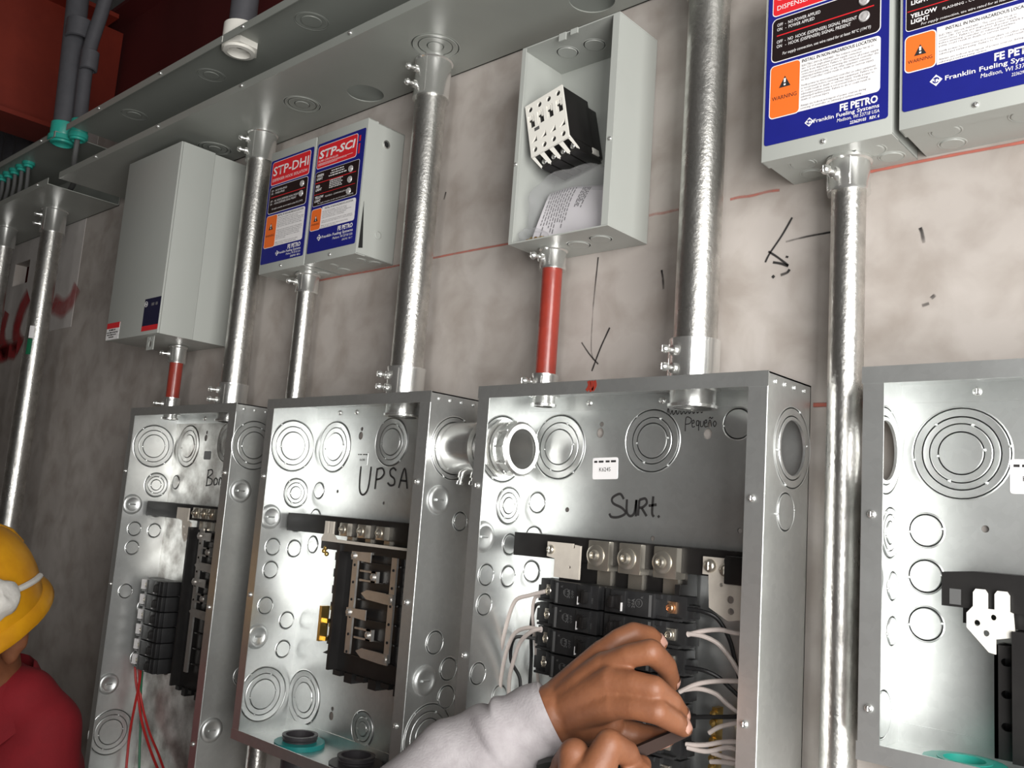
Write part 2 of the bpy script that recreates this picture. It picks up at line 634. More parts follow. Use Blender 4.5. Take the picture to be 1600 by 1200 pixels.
# chalk snap line, pen marks, spray paint: on the wall
b = MB()
for x0, x1, c in ((-0.36, 0.13, 0.62), (0.36, 0.41, 0.25), (0.47, 0.53, 0.55), (0.62, 1.0, 0.85)):
    n = 5
    b.ribbon([(x0 + (x1 - x0) * i / n, 0.392 + 0.0006 * math.sin(i * 2.1)) for i in range(n + 1)], 0.0042, wf, 0.0004, (c, c))
b.ribbon([(0.574, 0.152), (0.66, 0.152)], 0.006, wf, 0.0004, (0.9, 0.9))
b.build('chalk_line', 'chalk', wall, flat=True, recalc=False)
b = MB()
for pts, wd, c in [
    ([wp(935, 402), wp(931, 440), wp(927, 480)], 0.0026, (0.95, 0.25)), ([wp(927, 480), wp(924, 540), wp(927, 562)], 0.002, (0.22, 0.5)),
    ([wp(953, 512), wp(938, 545), wp(925, 580)], 0.003, (1.0, 0.75)), ([wp(909, 535), wp(921, 553), wp(935, 569)], 0.0026, (0.55, 0.9)),
    ([wp(1034, 422), wp(1036, 436), wp(1037, 452)], 0.0036, (1.0, 0.3)),
    ([wp(1238, 340), wp(1222, 368), wp(1203, 396), wp(1196, 410)], 0.003, (1.1, 0.9)), ([wp(1201, 393), wp(1215, 402), wp(1232, 415)], 0.003, (0.9, 1.1)),
    ([wp(1208, 410), wp(1220, 412), wp(1232, 416)], 0.0036, (1.1, 1.0)), ([wp(1234, 421), wp(1230, 426), wp(1220, 430)], 0.004, (1.1, 0.5)),
    ([wp(1207, 431), wp(1210, 434)], 0.004, (1.1, 1.0)), ([wp(1228, 401), wp(1232, 402)], 0.003, (0.9, 0.9)),
    ([wp(1228, 378), wp(1260, 370), wp(1298, 363)], 0.0028, (0.25, 1.0)), ([wp(1438, 356), wp(1441, 364), wp(1444, 380)], 0.0042, (1.0, 0.25)),
    ([wp(697, 300), wp(694, 312)], 0.004, (0.7, 0.4)), ([wp(1452, 474), wp(1441, 478)], 0.004, (0.45, 0.3)), ([wp(1456, 462), wp(1460, 466)], 0.006, (0.6, 0.4)),
]:
    b.ribbon(pts, wd, wf, 0.0005, c)
b.build('pen_mark', 'pen', wall, flat=True, recalc=False)
b = MB()
for pts, wd, c in [
    ([wp(46, 462), wp(33, 490), wp(26, 522), wp(32, 545)], 0.075, (0.75, 0.85)), ([wp(12, 488), wp(4, 520), wp(8, 546), wp(26, 548)], 0.06, (0.7, 0.9)),
    ([wp(-14, 470), wp(-22, 520), wp(-10, 552), wp(14, 551)], 0.06, (0.8, 0.9)), ([wp(84, 474), wp(98, 482), wp(112, 470), wp(122, 448)], 0.062, (0.62, 0.45)),
]:
    b.ribbon(pts, wd, wf, 0.0020, c)
b.build('spray_paint', 'spray', wall, flat=True, recalc=False)

# red steel frame above the wall
t = thing('steel_beam', 'red painted steel beam running out over the wall at upper left', 'beam', (-1.98, 0, 1.10))
MB().box(-0.012, 0.0, -0.275, 1.3, 0.0, 0.42).build('web', 'red_steel', t)
MB().box(-0.09, 0.085, -0.22, 1.3, -0.014, 0.0).build('flange', 'red_steel', t)
MB().box(-0.09, 0.085, -0.22, 1.3, 0.42, 0.434).build('flange', 'red_steel', t)
t = thing('steel_girder', 'dark red steel girder lying along the wall top behind the duct', 'beam', (-4.2, 0, 0.94))
MB().box(0, 6.9, -0.30, -0.285, 0.0, 0.62).build('web', 'red_deck', t)
MB().box(0, 6.9, -0.36, -0.22, -0.005, 0.012).build('flange', 'red_deck', t)
MB().box(0, 6.9, -0.36, -0.22, 0.62, 0.634).build('flange', 'red_deck', t)
tag(MB().box(-2.3, -1.4, -0.085, -0.055, 0.2, 0.9).build('steel_plate', 'red_steel'), 'red steel plate seen through the square hole in the left wall', 'plate')

# ------------------------------------------------------------------ open-front wire ducts
GZ0, GZ1, GD = 0.6812, 0.8084, 0.1653
TH = 0.0016


def rings_prof(radii, h=0.0011):
    """stepped concentric knockout: narrow grooves between flat lands"""
    p = []
    for i, r in enumerate(sorted(radii)):
        lv = h if i % 2 == 0 else h * 0.45
        p += [(r - 0.0011, lv), (r - 0.0004, 0.0), (r + 0.0006, 0.0)]
    p += [(max(radii) + 0.0012, h * 0.5), (max(radii) + 0.0022, 0.0)]
    return [(0.0, h)] + p


def knockout(parent, o, ax, radii, m='galv', tabs=True, seg=40, inner=None):
    pf = rings_prof(radii)
    if inner:        # the middle has been punched out: only the outer rings remain
        pf = [(inner, 0.0), (inner, pf[1][1])] + [p for p in pf if p[0] > inner + 0.0012]
    b = MB().lathe(pf, o, ax, seg, False)
    axv = V(ax).normalized()
    e1, e2 = frame_of(axv)
    if tabs:
        for i, r in enumerate(sorted(radii)):
            for k in range(2):
                a = i * 1.05 + k * PI + 0.15
                b.ball(V(o) + (e1 * math.cos(a) + e2 * math.sin(a)) * (r + 0.0003) + axv * 0.0004, 0.0016, 8, 5)
    return b.build('knockout', m, parent, ang=0.35)


def dome_plug(parent, o, ax, r=0.0195, m='galv'):
    o, axv = V(o), V(ax).normalized()
    b = MB().lathe([(r, 0.0), (r * 0.97, 0.0022), (r * 0.86, 0.0042), (r * 0.70, 0.0048), (r * 0.60, 0.0040), (r * 0.52, 0.0028), (0, 0.0026)], o, ax, 36, False)
    e1, e2 = frame_of(axv)
    b.tube([o + axv * 0.003 - e1 * r * 0.3, o + axv * 0.0032 + e1 * r * 0.3], 0.0014, 6)
    return b.build('pry_out_plug', m, parent, ang=0.9)


def screw(parent, o, ax, r=0.003, h=0.0022, m='chrome', name='screw'):
    o, axv = V(o), V(ax).normalized()
    e1, e2 = frame_of(axv)
    b = MB().lathe([(r, 0), (r, h * 0.35), (r * 0.8, h * 0.85), (r * 0.35, h), (0, h)], o, ax, 14, False)
    for e in (e1, e2):
        b.tube([o + axv * h - e * r * 0.55, o + axv * h + e * r * 0.55], r * 0.12, 5)
    return b.build(name, m, parent, ang=0.9)


def duct(label, x0, x1, bholes, tholes, bko, tko, xs):
    t = thing('wire_duct', label, 'wire duct', (0, 0, 0))
    b = MB()
    b.sheet([(x0, 0.002), (x1, 0.002), (x1, GD), (x0, GD)], bholes, lambda u, v: V((u, -v, GZ0)), (0, 0, TH))
    b.sheet([(x0, 0.002), (x1, 0.002), (x1, GD), (x0, GD)], tholes, lambda u, v: V((u, -v, GZ1)), (0, 0, -TH))
    b.box(x0, x1, 0.002, 0.002 + TH, GZ0, GZ1)
    b.box(x0, x1, GD, GD + TH, GZ0, GZ0 + 0.0145)
    b.box(x0, x1, GD, GD + TH, GZ1 - 0.0145, GZ1)
    b.build('trough', 'duct', t)
    for x, d, rr in bko:
        knockout(t, (x, -d, GZ0), (0, 0, -1), rr, 'duct', False)
    for x, d, rr in tko:
        knockout(t, (x, -d, GZ1 - TH), (0, 0, -1), rr, 'duct', False)
    for x in xs:
        screw(t, (x, -GD - TH, GZ1 - 0.006), (0, -1, 0), 0.0035, 0.003)
        screw(t, (x + 0.02, -GD - TH, GZ0 + 0.009), (0, -1, 0), 0.0035, 0.003)
    return t


KO3 = (0.030, 0.0235, 0.0125)
duct('long grey open-front wire duct along the wall above the panels', -1.097, 1.9,
     [(-0.179, 0.042, 0.030), (0.285, 0.045, 0.030)], [(-0.436, 0.133, 0.024)],
     [(-0.304, 0.078, KO3), (0.029, 0.081, (0.034, 0.025, 0.012)), (-0.62, 0.06, KO3), (0.55, 0.08, KO3), (-0.83, 0.07, KO3)],
     [(-0.59, 0.101, (0.025, 0.015)), (-0.263, 0.104, (0.027, 0.018)), (-0.905, 0.103, (0.025, 0.015)), (0.1, 0.1, KO3)],
     [-0.93, -0.66, -0.37, -0.08, 0.25, 0.6])
duct('shorter grey wire duct at far left holding the green locknuts', -4.1, -1.160,
     [], [(-1.185, 0.140, 0.028), (-1.128, 0.128, 0.018)], [], [(-1.8, 0.1, KO3)], [-1.24, -1.75])


# ------------------------------------------------------------------ conduits
SCREW_AX = V((-0.35, -0.94, 0)).normalized()


def connector(parent, x, d, z0, z1, r, n, flange_top, shift=0.0):
    """set-screw connector sleeve on a conduit; screws are its own pieces"""
    o = V((x, -d, z0))
    h = z1 - z0
    R = r + 0.0034
    f0, f1 = (R, R + 0.0022)
    prof = [(r * 0.9, 0), (f1 if not flange_top else R + 0.0006, 0), (f1 if not flange_top else R + 0.0006, 0.003), (R, 0.0045), (R, h - 0.0045),
            (f1 if flange_top else R + 0.0006, h - 0.003), (f1 if flange_top else R + 0.0006, h), (r * 0.9, h)]
    b = MB().lathe(prof, o, (0, 0, 1), 36, False)
    zs = [h * 0.5] if n == 1 else [h * 0.30, h * 0.70]
    for z in zs:
        c = V((x, -d, z0 + z))
        b.lathe([(0.0058, r * 0.8), (0.0058, R + 0.0035), (0.0042, R + 0.0040), (0, R + 0.0040)], c, SCREW_AX, 14, False)
    e = SCREW_AX.cross(V((0, 0, 1)))
    for sg in (-1, 1):       # raised seam ribs
        p = V((x, -d, z0)) + SCREW_AX * (R * 0.72) + e * sg * R * 0.70
        b.tube([p + V((0, 0, 0.004)), p + V((0, 0, h - 0.004))], 0.0011, 6)
    c_ = b.build('connector', 'chrome', parent, ang=0.5)
    for z in zs:
        c = V((x, -d, z0 + z)) + SCREW_AX * (R + 0.002)
        bb = MB().lathe([(0.0026, 0), (0.0026, 0.008), (0.0050, 0.0085), (0.0050, 0.0115), (0.0034, 0.0138), (0, 0.0142)], c, SCREW_AX, 14, False)
        e1, e2 = frame_of(SCREW_AX)
        for e_ in (e1, e2):
            bb.tube([c + SCREW_AX * 0.0143 - e_ * 0.0034, c + SCREW_AX * 0.0143 + e_ * 0.0034], 0.0006, 5)
        bb.build('set_screw', 'chrome', c_, ang=0.6)
    return c_


def locknut(parent, x, d, z, r, length=0.018, ax=-1):
    """threaded end and locknut inside the box under the top sheet"""
    b = MB().lathe([(r * 0.88, 0), (r + 0.001, 0), (r + 0.001, length), (r + 0.0035, length + 0.001), (r + 0.003, length + 0.004), (r * 0.88, length + 0.004)], (x, -d, z), (0, 0, ax), 32, False)
    b.lathe([(r + 0.001, 0.0005), (r + 0.007, 0.0005), (r + 0.007, 0.004), (r + 0.001, 0.004)], (x, -d, z), (0, 0, ax), 8, False)
    return b.build('locknut', 'chrome', parent, ang=0.5)


def conduit(label, x, d, r, z0, z1, top=None, bottom=None, m='emt', nut=None, red=None):
    t = thing('conduit', label, 'conduit', (x, -d, z0))
    s0 = z0 + (0.006 if bottom else 0)
    s1 = z1 - (0.006 if top else 0)
    k = [MB().pipe((0, 0, s0 - z0), (0, 0, s1 - z0), r, r - 0.002, 40).build('tube', m, t)]
    if top:
        connector(t, 0, 0, z1 - z0 - top[0], z1 - z0, r, top[1], True)
    if bottom:
        connector(t, 0, 0, 0, bottom[0], r, bottom[1], False)
    if nut:
        locknut(t, 0, 0, -0.002, r, nut)
    return t


conduit('thick zinc conduit dropping from the long duct into the panel marked UPSA', -0.006, 0.050, 0.0235, 0.1692, 0.6812, (0.062, 2), (0.044, 2), nut=0.020)
conduit('thick zinc conduit between the plain grey cabinet and the paired control boxes', -0.474, 0.045, 0.0225, 0.1667, 0.6812, (0.056, 2), (0.044, 2), nut=0.018)
conduit('thick zinc conduit rising past the open box from the panel marked Surt.', 0.459, 0.045, 0.0238, 0.1711, 0.6812, (0.056, 2), (0.048, 2), nut=0.020)
conduit('thick zinc conduit at far left with a scraped green sticker', -1.350, 0.075, 0.0245, FL, 0.6812, (0.060, 2), None)
conduit('zinc conduit cut by the left edge of the photo, behind the scraped one', at(3, 400, 0.085).x, 0.085, 0.0235, FL, 0.6812, (0.056, 2), None)
conduit('slim zinc conduit hanging under the pair of smaller labelled boxes', -0.296, 0.035, 0.0155, FL, 0.3927, (0.034, 1), None)
conduit('zinc conduit under the large labelled box running down between two panels', 0.6215, 0.037, 0.0165, FL, 0.3934, (0.036, 1), None)
conduit('short red painted conduit under the open box', 0.2450, 0.040, 0.0130, 0.1711, 0.3555, (0.028, 1), (0.022, 1), 'red_tube', nut=0.012)
conduit('short red painted conduit under the tall plain grey cabinet', -0.689, 0.047, 0.0125, 0.1667, 0.2946, (0.034, 1), (0.026, 1), 'red_tube', nut=0.010)
# sticker on the far-left conduit
for c in bpy.data.objects:
    if c.name.startswith('conduit') and 'scraped' in c.get('label', ''):
        zc = at(66, 545, 0.06).z - FL
        for nm, mt, za, zb, a0 in (('sticker_remnant', 'label_white', zc + 0.02, zc + 0.05, 0.30), ('sticker', 'wire_green', zc - 0.02, zc + 0.018, 0.25)):
            b = MB()
            rows = []
            for k in range(5):
                a = a0 - 0.35 + 0.12 * k
                rows.append([b.bm.verts.new(V((math.cos(a - PI / 2 + 0.55) * 0.0248, math.sin(a - PI / 2 + 0.55) * 0.0248, z))) for z in (za, zb)])
            for p, q in zip(rows[:-1], rows[1:]):
                b.bm.faces.new((p[0], q[0], q[1], p[1]))
            b.build(nm, mt, c)


# pvc conduits above the ducts, green / white locknuts, cables
def pvc(label, pts, r, nut_m, zsheet, nut_r, coupling=None, hexn=6, white=False):
    t = thing('pvc_conduit', label, 'conduit', pts[0])
    o = V(pts[0])
    MB().tube([V(p) - o for p in smooth_pts(pts, 8)], r, 24).build('tube', 'pvc', t)
    if coupling:
        MB().lathe([(r, 0), (r + 0.004, 0.002), (r + 0.004, 0.045), (r, 0.047)], V((0, 0, coupling)), (0, 0, 1), 28, False).build('coupling', 'pvc', t)
    b = MB().lathe([(r * 0.85, 0), (nut_r * 0.86, 0.0), (nut_r * 0.9, 0.004), (nut_r * 0.9, 0.030), (r * 0.85, 0.034)], V((0, 0, zsheet - o.z)), (0, 0, 1), 28, False)
    b.build('collar', nut_m, t)
    b = MB().lathe([(r * 0.8, 0), (nut_r, 0.0), (nut_r, 0.011), (nut_r * 0.82, 0.012)], V((0, 0, zsheet - TH - o.z)), (0, 0, -1), hexn, False)
    b.lathe([(r * 0.78, 0.0), (nut_r * 0.82, 0.011), (nut_r * 0.80, 0.016), (r * 0.86, 0.017), (r * 0.84, 0.006)], V((0, 0, zsheet - TH - o.z)), (0, 0, -1), 28, False)
    b.build('locknut', nut_m, t, ang=0.5)
    return t


pvc('dark grey pvc conduit with white hexagonal locknut entering the long duct', [(-0.436, -0.133, GZ1 + 0.004), (-0.439, -0.133, 1.1), (-0.446, -0.133, 1.88)], 0.0235, 'white_plastic', GZ1, 0.0345)
pvc('thicker dark grey pvc conduit entering the left duct through a green locknut', [(-1.185, -0.140, GZ1 + 0.004), (-1.215, -0.140, 1.1), (-1.31, -0.140, 1.88)], 0.0245, 'green', GZ1, 0.032, 0.24, 28)
pvc('thinner dark grey pvc conduit entering the left duct beside the thicker one', [(-1.128, -0.128, GZ1 + 0.004), (-1.146, -0.126, 1.0), (-1.140, -0.11, 1.14), (-1.130, -0.10, 1.3), (-1.16, -0.10, 1.88)], 0.0155, 'green', GZ1, 0.021, 0.15, 28)
for i, x in enumerate((-2.62, -2.50, -2.38)):
    nm = ('leftmost', 'middle', 'rightmost')[i]
    tag(MB().tube([(x, 0.165, 0.945), (x, 0.165, 1.88)], 0.042, 20).build('pvc_riser', 'pvc'), '%s of the dark grey pvc risers under the red beam behind the left duct' % nm, 'conduit', 'risers behind the left duct')
for i, (px, py) in enumerate(((45, 262), (33, 266), (24, 270), (15, 276), (5, 283))):
    p = at(px, py, 0.124)
    x = -1.436 - 0.045 * i
    t = thing('cable', '%s of five thin grey cables through green bushings in the left duct' % ('rightmost', 'second from right', 'middle', 'second from left', 'leftmost')[i], 'cable', (x, -0.124, GZ1), 'thin cables in the left duct')
    n = MB().lathe([(0.005, 0), (0.015, 0), (0.015, 0.007), (0.011, 0.008), (0.011, 0.014), (0.005, 0.014)], (0, 0, -TH), (0, 0, -1), 20, False)
    n.lathe([(0.005, 0), (0.013, 0), (0.013, 0.008), (0.005, 0.010)], (0, 0, 0.0), (0, 0, 1), 20, False)
    n.build('bushing', 'green', t)
    MB().tube(smooth_pts([(0, 0, 0.012), (0, 0, 0), (-0.004, 0.004, -0.04), (-0.015 - 0.006 * i, 0.01, -0.085), (-0.05, 0.03, -0.116)], 6), 0.0048, 10).build('jacket', 'cable', t)
tag(MB().tube(smooth_pts([(-1.128, -0.128, 0.815), (-1.130, -0.128, 0.775), (-1.150, -0.120, 0.74), (-1.19, -0.10, 0.712), (-1.30, -0.08, 0.695)], 8), 0.006, 10).build('cable', 'cable'), 'grey cable sagging out of the thinner pvc conduit into the left duct', 'cable')

# ------------------------------------------------------------------ panel enclosures
PD = 0.100       # enclosure depth
BK = 0.0045      # back sheet stands off the wall


def enclosure(label, x0, W, zt, H, left=(), back=(), right=(), holesL=(), holesR=(), holesB=(), holesT=(), holesBk=(), fscrews=(), m='galv', mback=None, rivets=()):
    t = thing('panel_enclosure', label, 'electrical panel', (x0, 0, zt))
    b = MB()
    if mback is None:
        b.sheet([(0, 0), (W, 0), (W, -H), (0, -H)], list(holesBk), lambda u, v: V((u, -BK, v)), (0, -TH, 0))
    b.sheet([(BK, 0), (PD, 0), (PD, -H), (BK, -H)], list(holesL), lambda u, v: V((0, -u, v)), (TH, 0, 0))
    b.sheet([(BK, 0), (PD, 0), (PD, -H), (BK, -H)], list(holesR), lambda u, v: V((W, -u, v)), (-TH, 0, 0))
    b.sheet([(0, BK), (W, BK), (W, PD), (0, PD)], list(holesT), lambda u, v: V((u, -v, 0)), (0, 0, -TH))
    b.sheet([(0, BK), (W, BK), (W, PD), (0, PD)], list(holesB), lambda u, v: V((u, -v, -H)), (0, 0, TH))
    b.box(0.0005, 0.0185, PD, PD + 0.0012, -H, -0.0135)           # front return flanges
    b.box(W - 0.0200, W - 0.0005, PD, PD + 0.0012, -H, -0.0135)
    b.box(-0.0006, W + 0.0006, PD, PD + 0.0016, -0.0145, 0.0004)
    b.box(-0.0006, W + 0.0006, PD, PD + 0.0016, -H - 0.0004, -H + 0.0145)
    b.box(TH, W - TH, BK + TH, BK + TH + 0.0012, -0.019, -TH)     # welded tab of the end wall on the back
    b.box(TH, W - TH, BK + TH, BK + TH + 0.0012, -H + TH, -H + 0.019)
    b.build('body', m, t, ang=0.5)
    if mback is not None:
        MB().sheet([(0, 0), (W, 0), (W, -H), (0, -H)], list(holesBk), lambda u, v: V((u, -BK, v)), (0, -TH, 0)).build('back_sheet', mback, t)
    P = {'L': (lambda d, z: V((TH, -d, -z)), V((1, 0, 0))), 'B': (lambda x, z: V((x, -BK - TH, -z)), V((0, -1, 0))), 'R': (lambda d, z: V((W, -d, -z)), V((1, 0, 0)))}
    for side, lst in (('L', left), ('B', back), ('R', right)):
        fn, ax = P[side]
        for a, z, spec in lst:
            if spec == 'dome':
                dome_plug(t, fn(a, z), ax)
            elif spec == 'dimple':
                screw(t, fn(a, z), ax, 0.0034, 0.0026, 'galv', 'rivet')
            else:
                knockout(t, fn(a, z), ax, spec, m if (side != 'B' or mback is None) else mback)
    for a in rivets:
        screw(t, V((a, -BK - TH - 0.0012, -0.010)), (0, -1, 0), 0.0042, 0.0028, 'chrome', 'rivet')
    for sd, z in fscrews:
        screw(t, V((0.0095 if sd == 'L' else W - 0.0125, -PD - 0.0012, -z)), (0, -1, 0), 0.0036, 0.0028, 'chrome', 'flange_screw')
    for d in (0.022, 0.045, 0.066, 0.086):        # spot welds along the top of the right side
        screw(t, V((W, -d, -0.008)), (1, 0, 0), 0.0026, 0.0012, m, 'spot_weld')
    return t


BIG = (0.040, 0.031, 0.0225)
MED = (0.0225, 0.0165, 0.0105)
SM = (0.0125,)
LEFT = [(0.048, 0.0675, BIG), (0.0335, 0.142, MED), (0.0765, 0.182, 'dome'), (0.0262, 0.190, SM), (0.0655, 0.228, SM), (0.0255, 0.230, SM), (0.065, 0.2635, SM)]
LEFT2 = LEFT + [(0.067, 0.318, SM), (0.0255, 0.342, SM), (0.0768, 0.364, 'dome'), (0.0268, 0.386, SM), (0.0545, 0.452, BIG)]
LEFT1 = LEFT + [(0.067, 0.345, SM), (0.0255, 0.375, SM), (0.0768, 0.514, 'dome'), (0.0268, 0.47, SM), (0.0600, 0.602, BIG)]
RIGHT2 = [(0.0725, 0.139, 'dome'), (0.0584, 0.320, (0.014,)), (0.0300, 0.355, (0.014,)), (0.0300, 0.39, (0.014,)), (0.0709, 0.366, 'dome'), (0.057, 0.436, BIG), (0.030, 0.165, (0.012,))]
KEY = lambda x, z: [(x, -z, 0.0052, 0.0062), (x + 0.0015, -z + 0.0105, 0.003, 0.0032)]
BACK = [(0.055, 0.0645, BIG), (0.193, 0.0565, (0.036, 0.027, 0.0205)), (0.0255, 0.1355, SM), (0.0238, 0.1785, SM), (0.0238, 0.2215, SM)]

W1, W2, W3 = 0.3756, 0.3752, 0.3815
X1, X2, X3, X4 = -0.7376, -0.2698, 0.1917, 0.6627
Z1, Z2, Z3, Z4 = 0.1667, 0.1692, 0.1711, 0.1692
NIP = (0.0520, 0.0700, 0.0300)     # nipple between panels 2 and 3: depth, drop, radius

p1 = enclosure('farthest galvanized open panel, on the left, with stained back and handwriting Bom', X1, W1, Z1, 0.70, LEFT1,
               [(0.057, 0.063, BIG), (0.200, 0.0555, (0.036, 0.027, 0.0205)), (0.0265, 0.134, SM), (0.074, 0.47, (0.02,))],
               [(0.0603, 0.066, BIG), (0.0760, 0.1425, 'dome'), (0.0795, 0.519, 'dome'), (0.035, 0.44, (0.014,))],
               holesT=[(0.0486, 0.047, 0.0137), (0.2636, 0.045, 0.0237)], holesBk=KEY(0.120, 0.047),
               fscrews=[('R', 0.115), ('R', 0.33), ('R', 0.54), ('L', 0.12), ('L', 0.33)], mback='galv_old', rivets=(0.11, 0.17))
p2 = enclosure('galvanized open panel with black UPSA handwriting and no breakers', X2, W2, Z2, 0.511, LEFT2,
               BACK + [(0.0405, 0.4545, BIG), (0.1872, 0.4715, (0.024, 0.017, 0.010))],
               RIGHT2, holesR=[(NIP[0], -NIP[1], NIP[2] + 0.0006)],
               holesB=[(0.0965, 0.047, 0.0255), (0.228, 0.047, 0.0255)], holesT=[(0.2638, 0.050, 0.0247)],
               holesBk=KEY(0.1188, 0.047) + KEY(0.1125, 0.468) + [(0.074, -0.135, 0.0026), (0.188, -0.148, 0.0026)],
               fscrews=[('R', 0.118), ('R', 0.27), ('R', 0.42), ('L', 0.12), ('L', 0.30)], rivets=(0.062, 0.105))
knockout(p2, (W2, -NIP[0], -NIP[1]), (1, 0, 0), (0.041, 0.0345), inner=0.0306)
p3 = enclosure('galvanized open panel marked Surt. where the worker wires black breakers', X3, W3, Z3, 0.70,
               [q for q in LEFT1 if q[2] is not BIG or q[1] > 0.5], BACK + [(0.3012, 0.038, (0.0165,))],
               [(0.056, 0.131, (0.018,)), (0.044, 0.45, 'dome')], holesL=[(NIP[0], -NIP[1] - 0.002, NIP[2] + 0.0006)],
               holesR=[(0.0445, -0.0680, 0.0275)], holesT=[(0.0533, 0.040, 0.0142), (0.2673, 0.045, 0.0250)],
               holesBk=KEY(0.118, 0.047) + KEY(0.265, 0.049) + [(0.0745, -0.142, 0.003), (0.308, -0.152, 0.003), (0.2, -0.168, 0.003)],
               fscrews=[('R', 0.121), ('R', 0.325), ('L', 0.121), ('L', 0.32)], rivets=(0.035, 0.10, 0.205, 0.325))
knockout(p3, (TH, -NIP[0], -NIP[1] - 0.002), (1, 0, 0), (0.041, 0.0350), inner=0.0306)
knockout(p3, (W3, -0.0445, -0.0680), (1, 0, 0), (0.0395, 0.0315), inner=0.0275)
p4 = enclosure('nearest galvanized open panel at the right edge with one large ringed knockout', X4, W3, Z4, 0.330,
               [(0.0335, 0.142, MED), (0.0262, 0.190, SM), (0.0262, 0.230, SM), (0.048, 0.300, (0.02,)), (0.0765, 0.182, 'dome')],
               [(0.054, 0.066, (0.0412, 0.0335, 0.027, 0.0195)), (0.0243, 0.1375, (0.0145,)), (0.0241, 0.1790, (0.0145,)), (0.0243, 0.2215, (0.0145,))],
               [(0.05, 0.14, 'dome')], holesL=[(0.0480, -0.068, 0.0275)], holesBk=[(0.074, -0.133, 0.0032)],
               fscrews=[('L', 0.128), ('L', 0.288)], rivets=(0.068,))
knockout(p4, (TH, -0.048, -0.068), (1, 0, 0), (0.0395, 0.0315), inner=0.0275)

# handwriting and stickers on the back sheets
bk = lambda u, v, h: V((u, -BK - TH - h, -v))


def scribble(parent, strokes, wd, name='handwriting'):
    b = MB()
    for s_ in strokes:
        b.ribbon(s_, wd, bk, 0.0004)
    return b.build(name, 'ink', parent, flat=True, recalc=False)


def letters(x0, z0, w, h, table):
    """strokes in unit cells -> panel back (x, drop)"""
    return [[(x0 + w * u, z0 + h * v) for u, v in st] for st in table]


ups = letters(0.1267, 0.0945, 0.026, 0.043, [[(0, 0), (0.0, 0.5), (0.12, 0.9), (0.5, 1.0), (0.85, 0.75), (0.95, 0.0)]])
ups += letters(0.1640, 0.0965, 0.020, 0.030, [[(0.05, 1.05), (0.1, 0.0)], [(0.1, 0.05), (0.7, 0.0), (0.95, 0.25), (0.6, 0.5), (0.1, 0.58)]])
ups += letters(0.1930, 0.0955, 0.018, 0.026, [[(0.95, 0.15), (0.6, 0.0), (0.2, 0.15), (0.3, 0.42), (0.8, 0.62), (0.85, 0.92), (0.4, 1.0), (0.0, 0.85)]])
ups += letters(0.2190, 0.0955, 0.021, 0.029, [[(0.0, 1.0), (0.45, 0.0), (0.9, 1.02)], [(0.15, 0.62), (0.78, 0.64)]])
scribble(p2, ups, 0.0030)
su = letters(0.1385, 0.1195, 0.023, 0.027, [[(0.85, 0.22), (0.6, 0.0), (0.15, 0.18), (0.2, 0.42), (0.75, 0.6), (1.0, 0.82), (0.6, 1.0), (0.15, 1.02), (0.0, 0.88)]])
su += letters(0.1625, 0.1255, 0.014, 0.019, [[(0.0, 0.0), (0.05, 0.75), (0.4, 1.0), (0.8, 0.8), (0.95, 0.0)], [(0.95, 0.0), (0.98, 1.0)]])
su += letters(0.1785, 0.1235, 0.013, 0.020, [[(0.05, 1.0), (0.1, 0.1)], [(0.1, 0.1), (0.7, 0.0), (0.9, 0.25), (0.5, 0.5), (0.12, 0.55)], [(0.4, 0.55), (0.95, 1.0)]])
su += letters(0.1925, 0.1205, 0.011, 0.023, [[(0.55, 0.0), (0.5, 0.8), (0.75, 1.0)], [(0.05, 0.48), (1.0, 0.40)]])
su += letters(0.2060, 0.1420, 0.002, 0.002, [[(0.0, 0.0), (1.0, 1.0)]])
scribble(p3, su, 0.0030)
pe = letters(0.2345, 0.0305, 0.010, 0.014, [[(0.2, 1.1), (0.25, 0.0), (0.9, 0.1), (0.8, 0.45), (0.2, 0.55)]])
for i, st in enumerate(([(0, 0.55), (0.6, 0.5), (0.5, 0.2), (0.1, 0.35), (0.2, 0.95), (0.9, 0.9)], [(0.8, 0.3), (0.2, 0.3), (0.2, 0.8), (0.8, 0.7), (0.8, 0.3), (0.8, 1.4)],
                        [(0.1, 0.3), (0.2, 0.9), (0.8, 0.85), (0.9, 0.3)], [(0, 0.55), (0.6, 0.5), (0.5, 0.2), (0.1, 0.35), (0.2, 0.95), (0.9, 0.9)],
                        [(0.05, 0.95), (0.15, 0.3), (0.5, 0.3), (0.8, 0.95)], [(0.5, 0.3), (0.1, 0.6), (0.5, 0.95), (0.9, 0.6), (0.5, 0.3)])):
    pe += letters(0.2445 + 0.0053 * i, 0.0315, 0.0048, 0.010, [st])
pe += letters(0.2660, 0.0305, 0.005, 0.002, [[(0, 0.8), (0.3, 0), (0.6, 0.8), (1, 0)]])
xx = 0.2115
for i in range(9):
    pe += letters(xx + 0.0052 * i, 0.0215 - 0.0002 * i, 0.0052, 0.0060, [[(0.0, 0.7), (0.3, 0.1 if i % 3 else -0.5), (0.6, 0.9), (1.0, 0.6)]])
scribble(p3, pe, 0.0011)
bo = letters(0.1400, 0.1070, 0.022, 0.030, [[(0.1, 1.0), (0.15, 0.0)], [(0.05, 0.05), (0.7, 0.0), (0.85, 0.22), (0.2, 0.48)], [(0.2, 0.48), (0.9, 0.6), (0.85, 0.9), (0.0, 1.0)]])
bo += letters(0.1665, 0.1215, 0.014, 0.013, [[(0.5, 0.0), (0.05, 0.4), (0.3, 1.0), (0.85, 0.8), (0.9, 0.3), (0.5, 0.0)]])
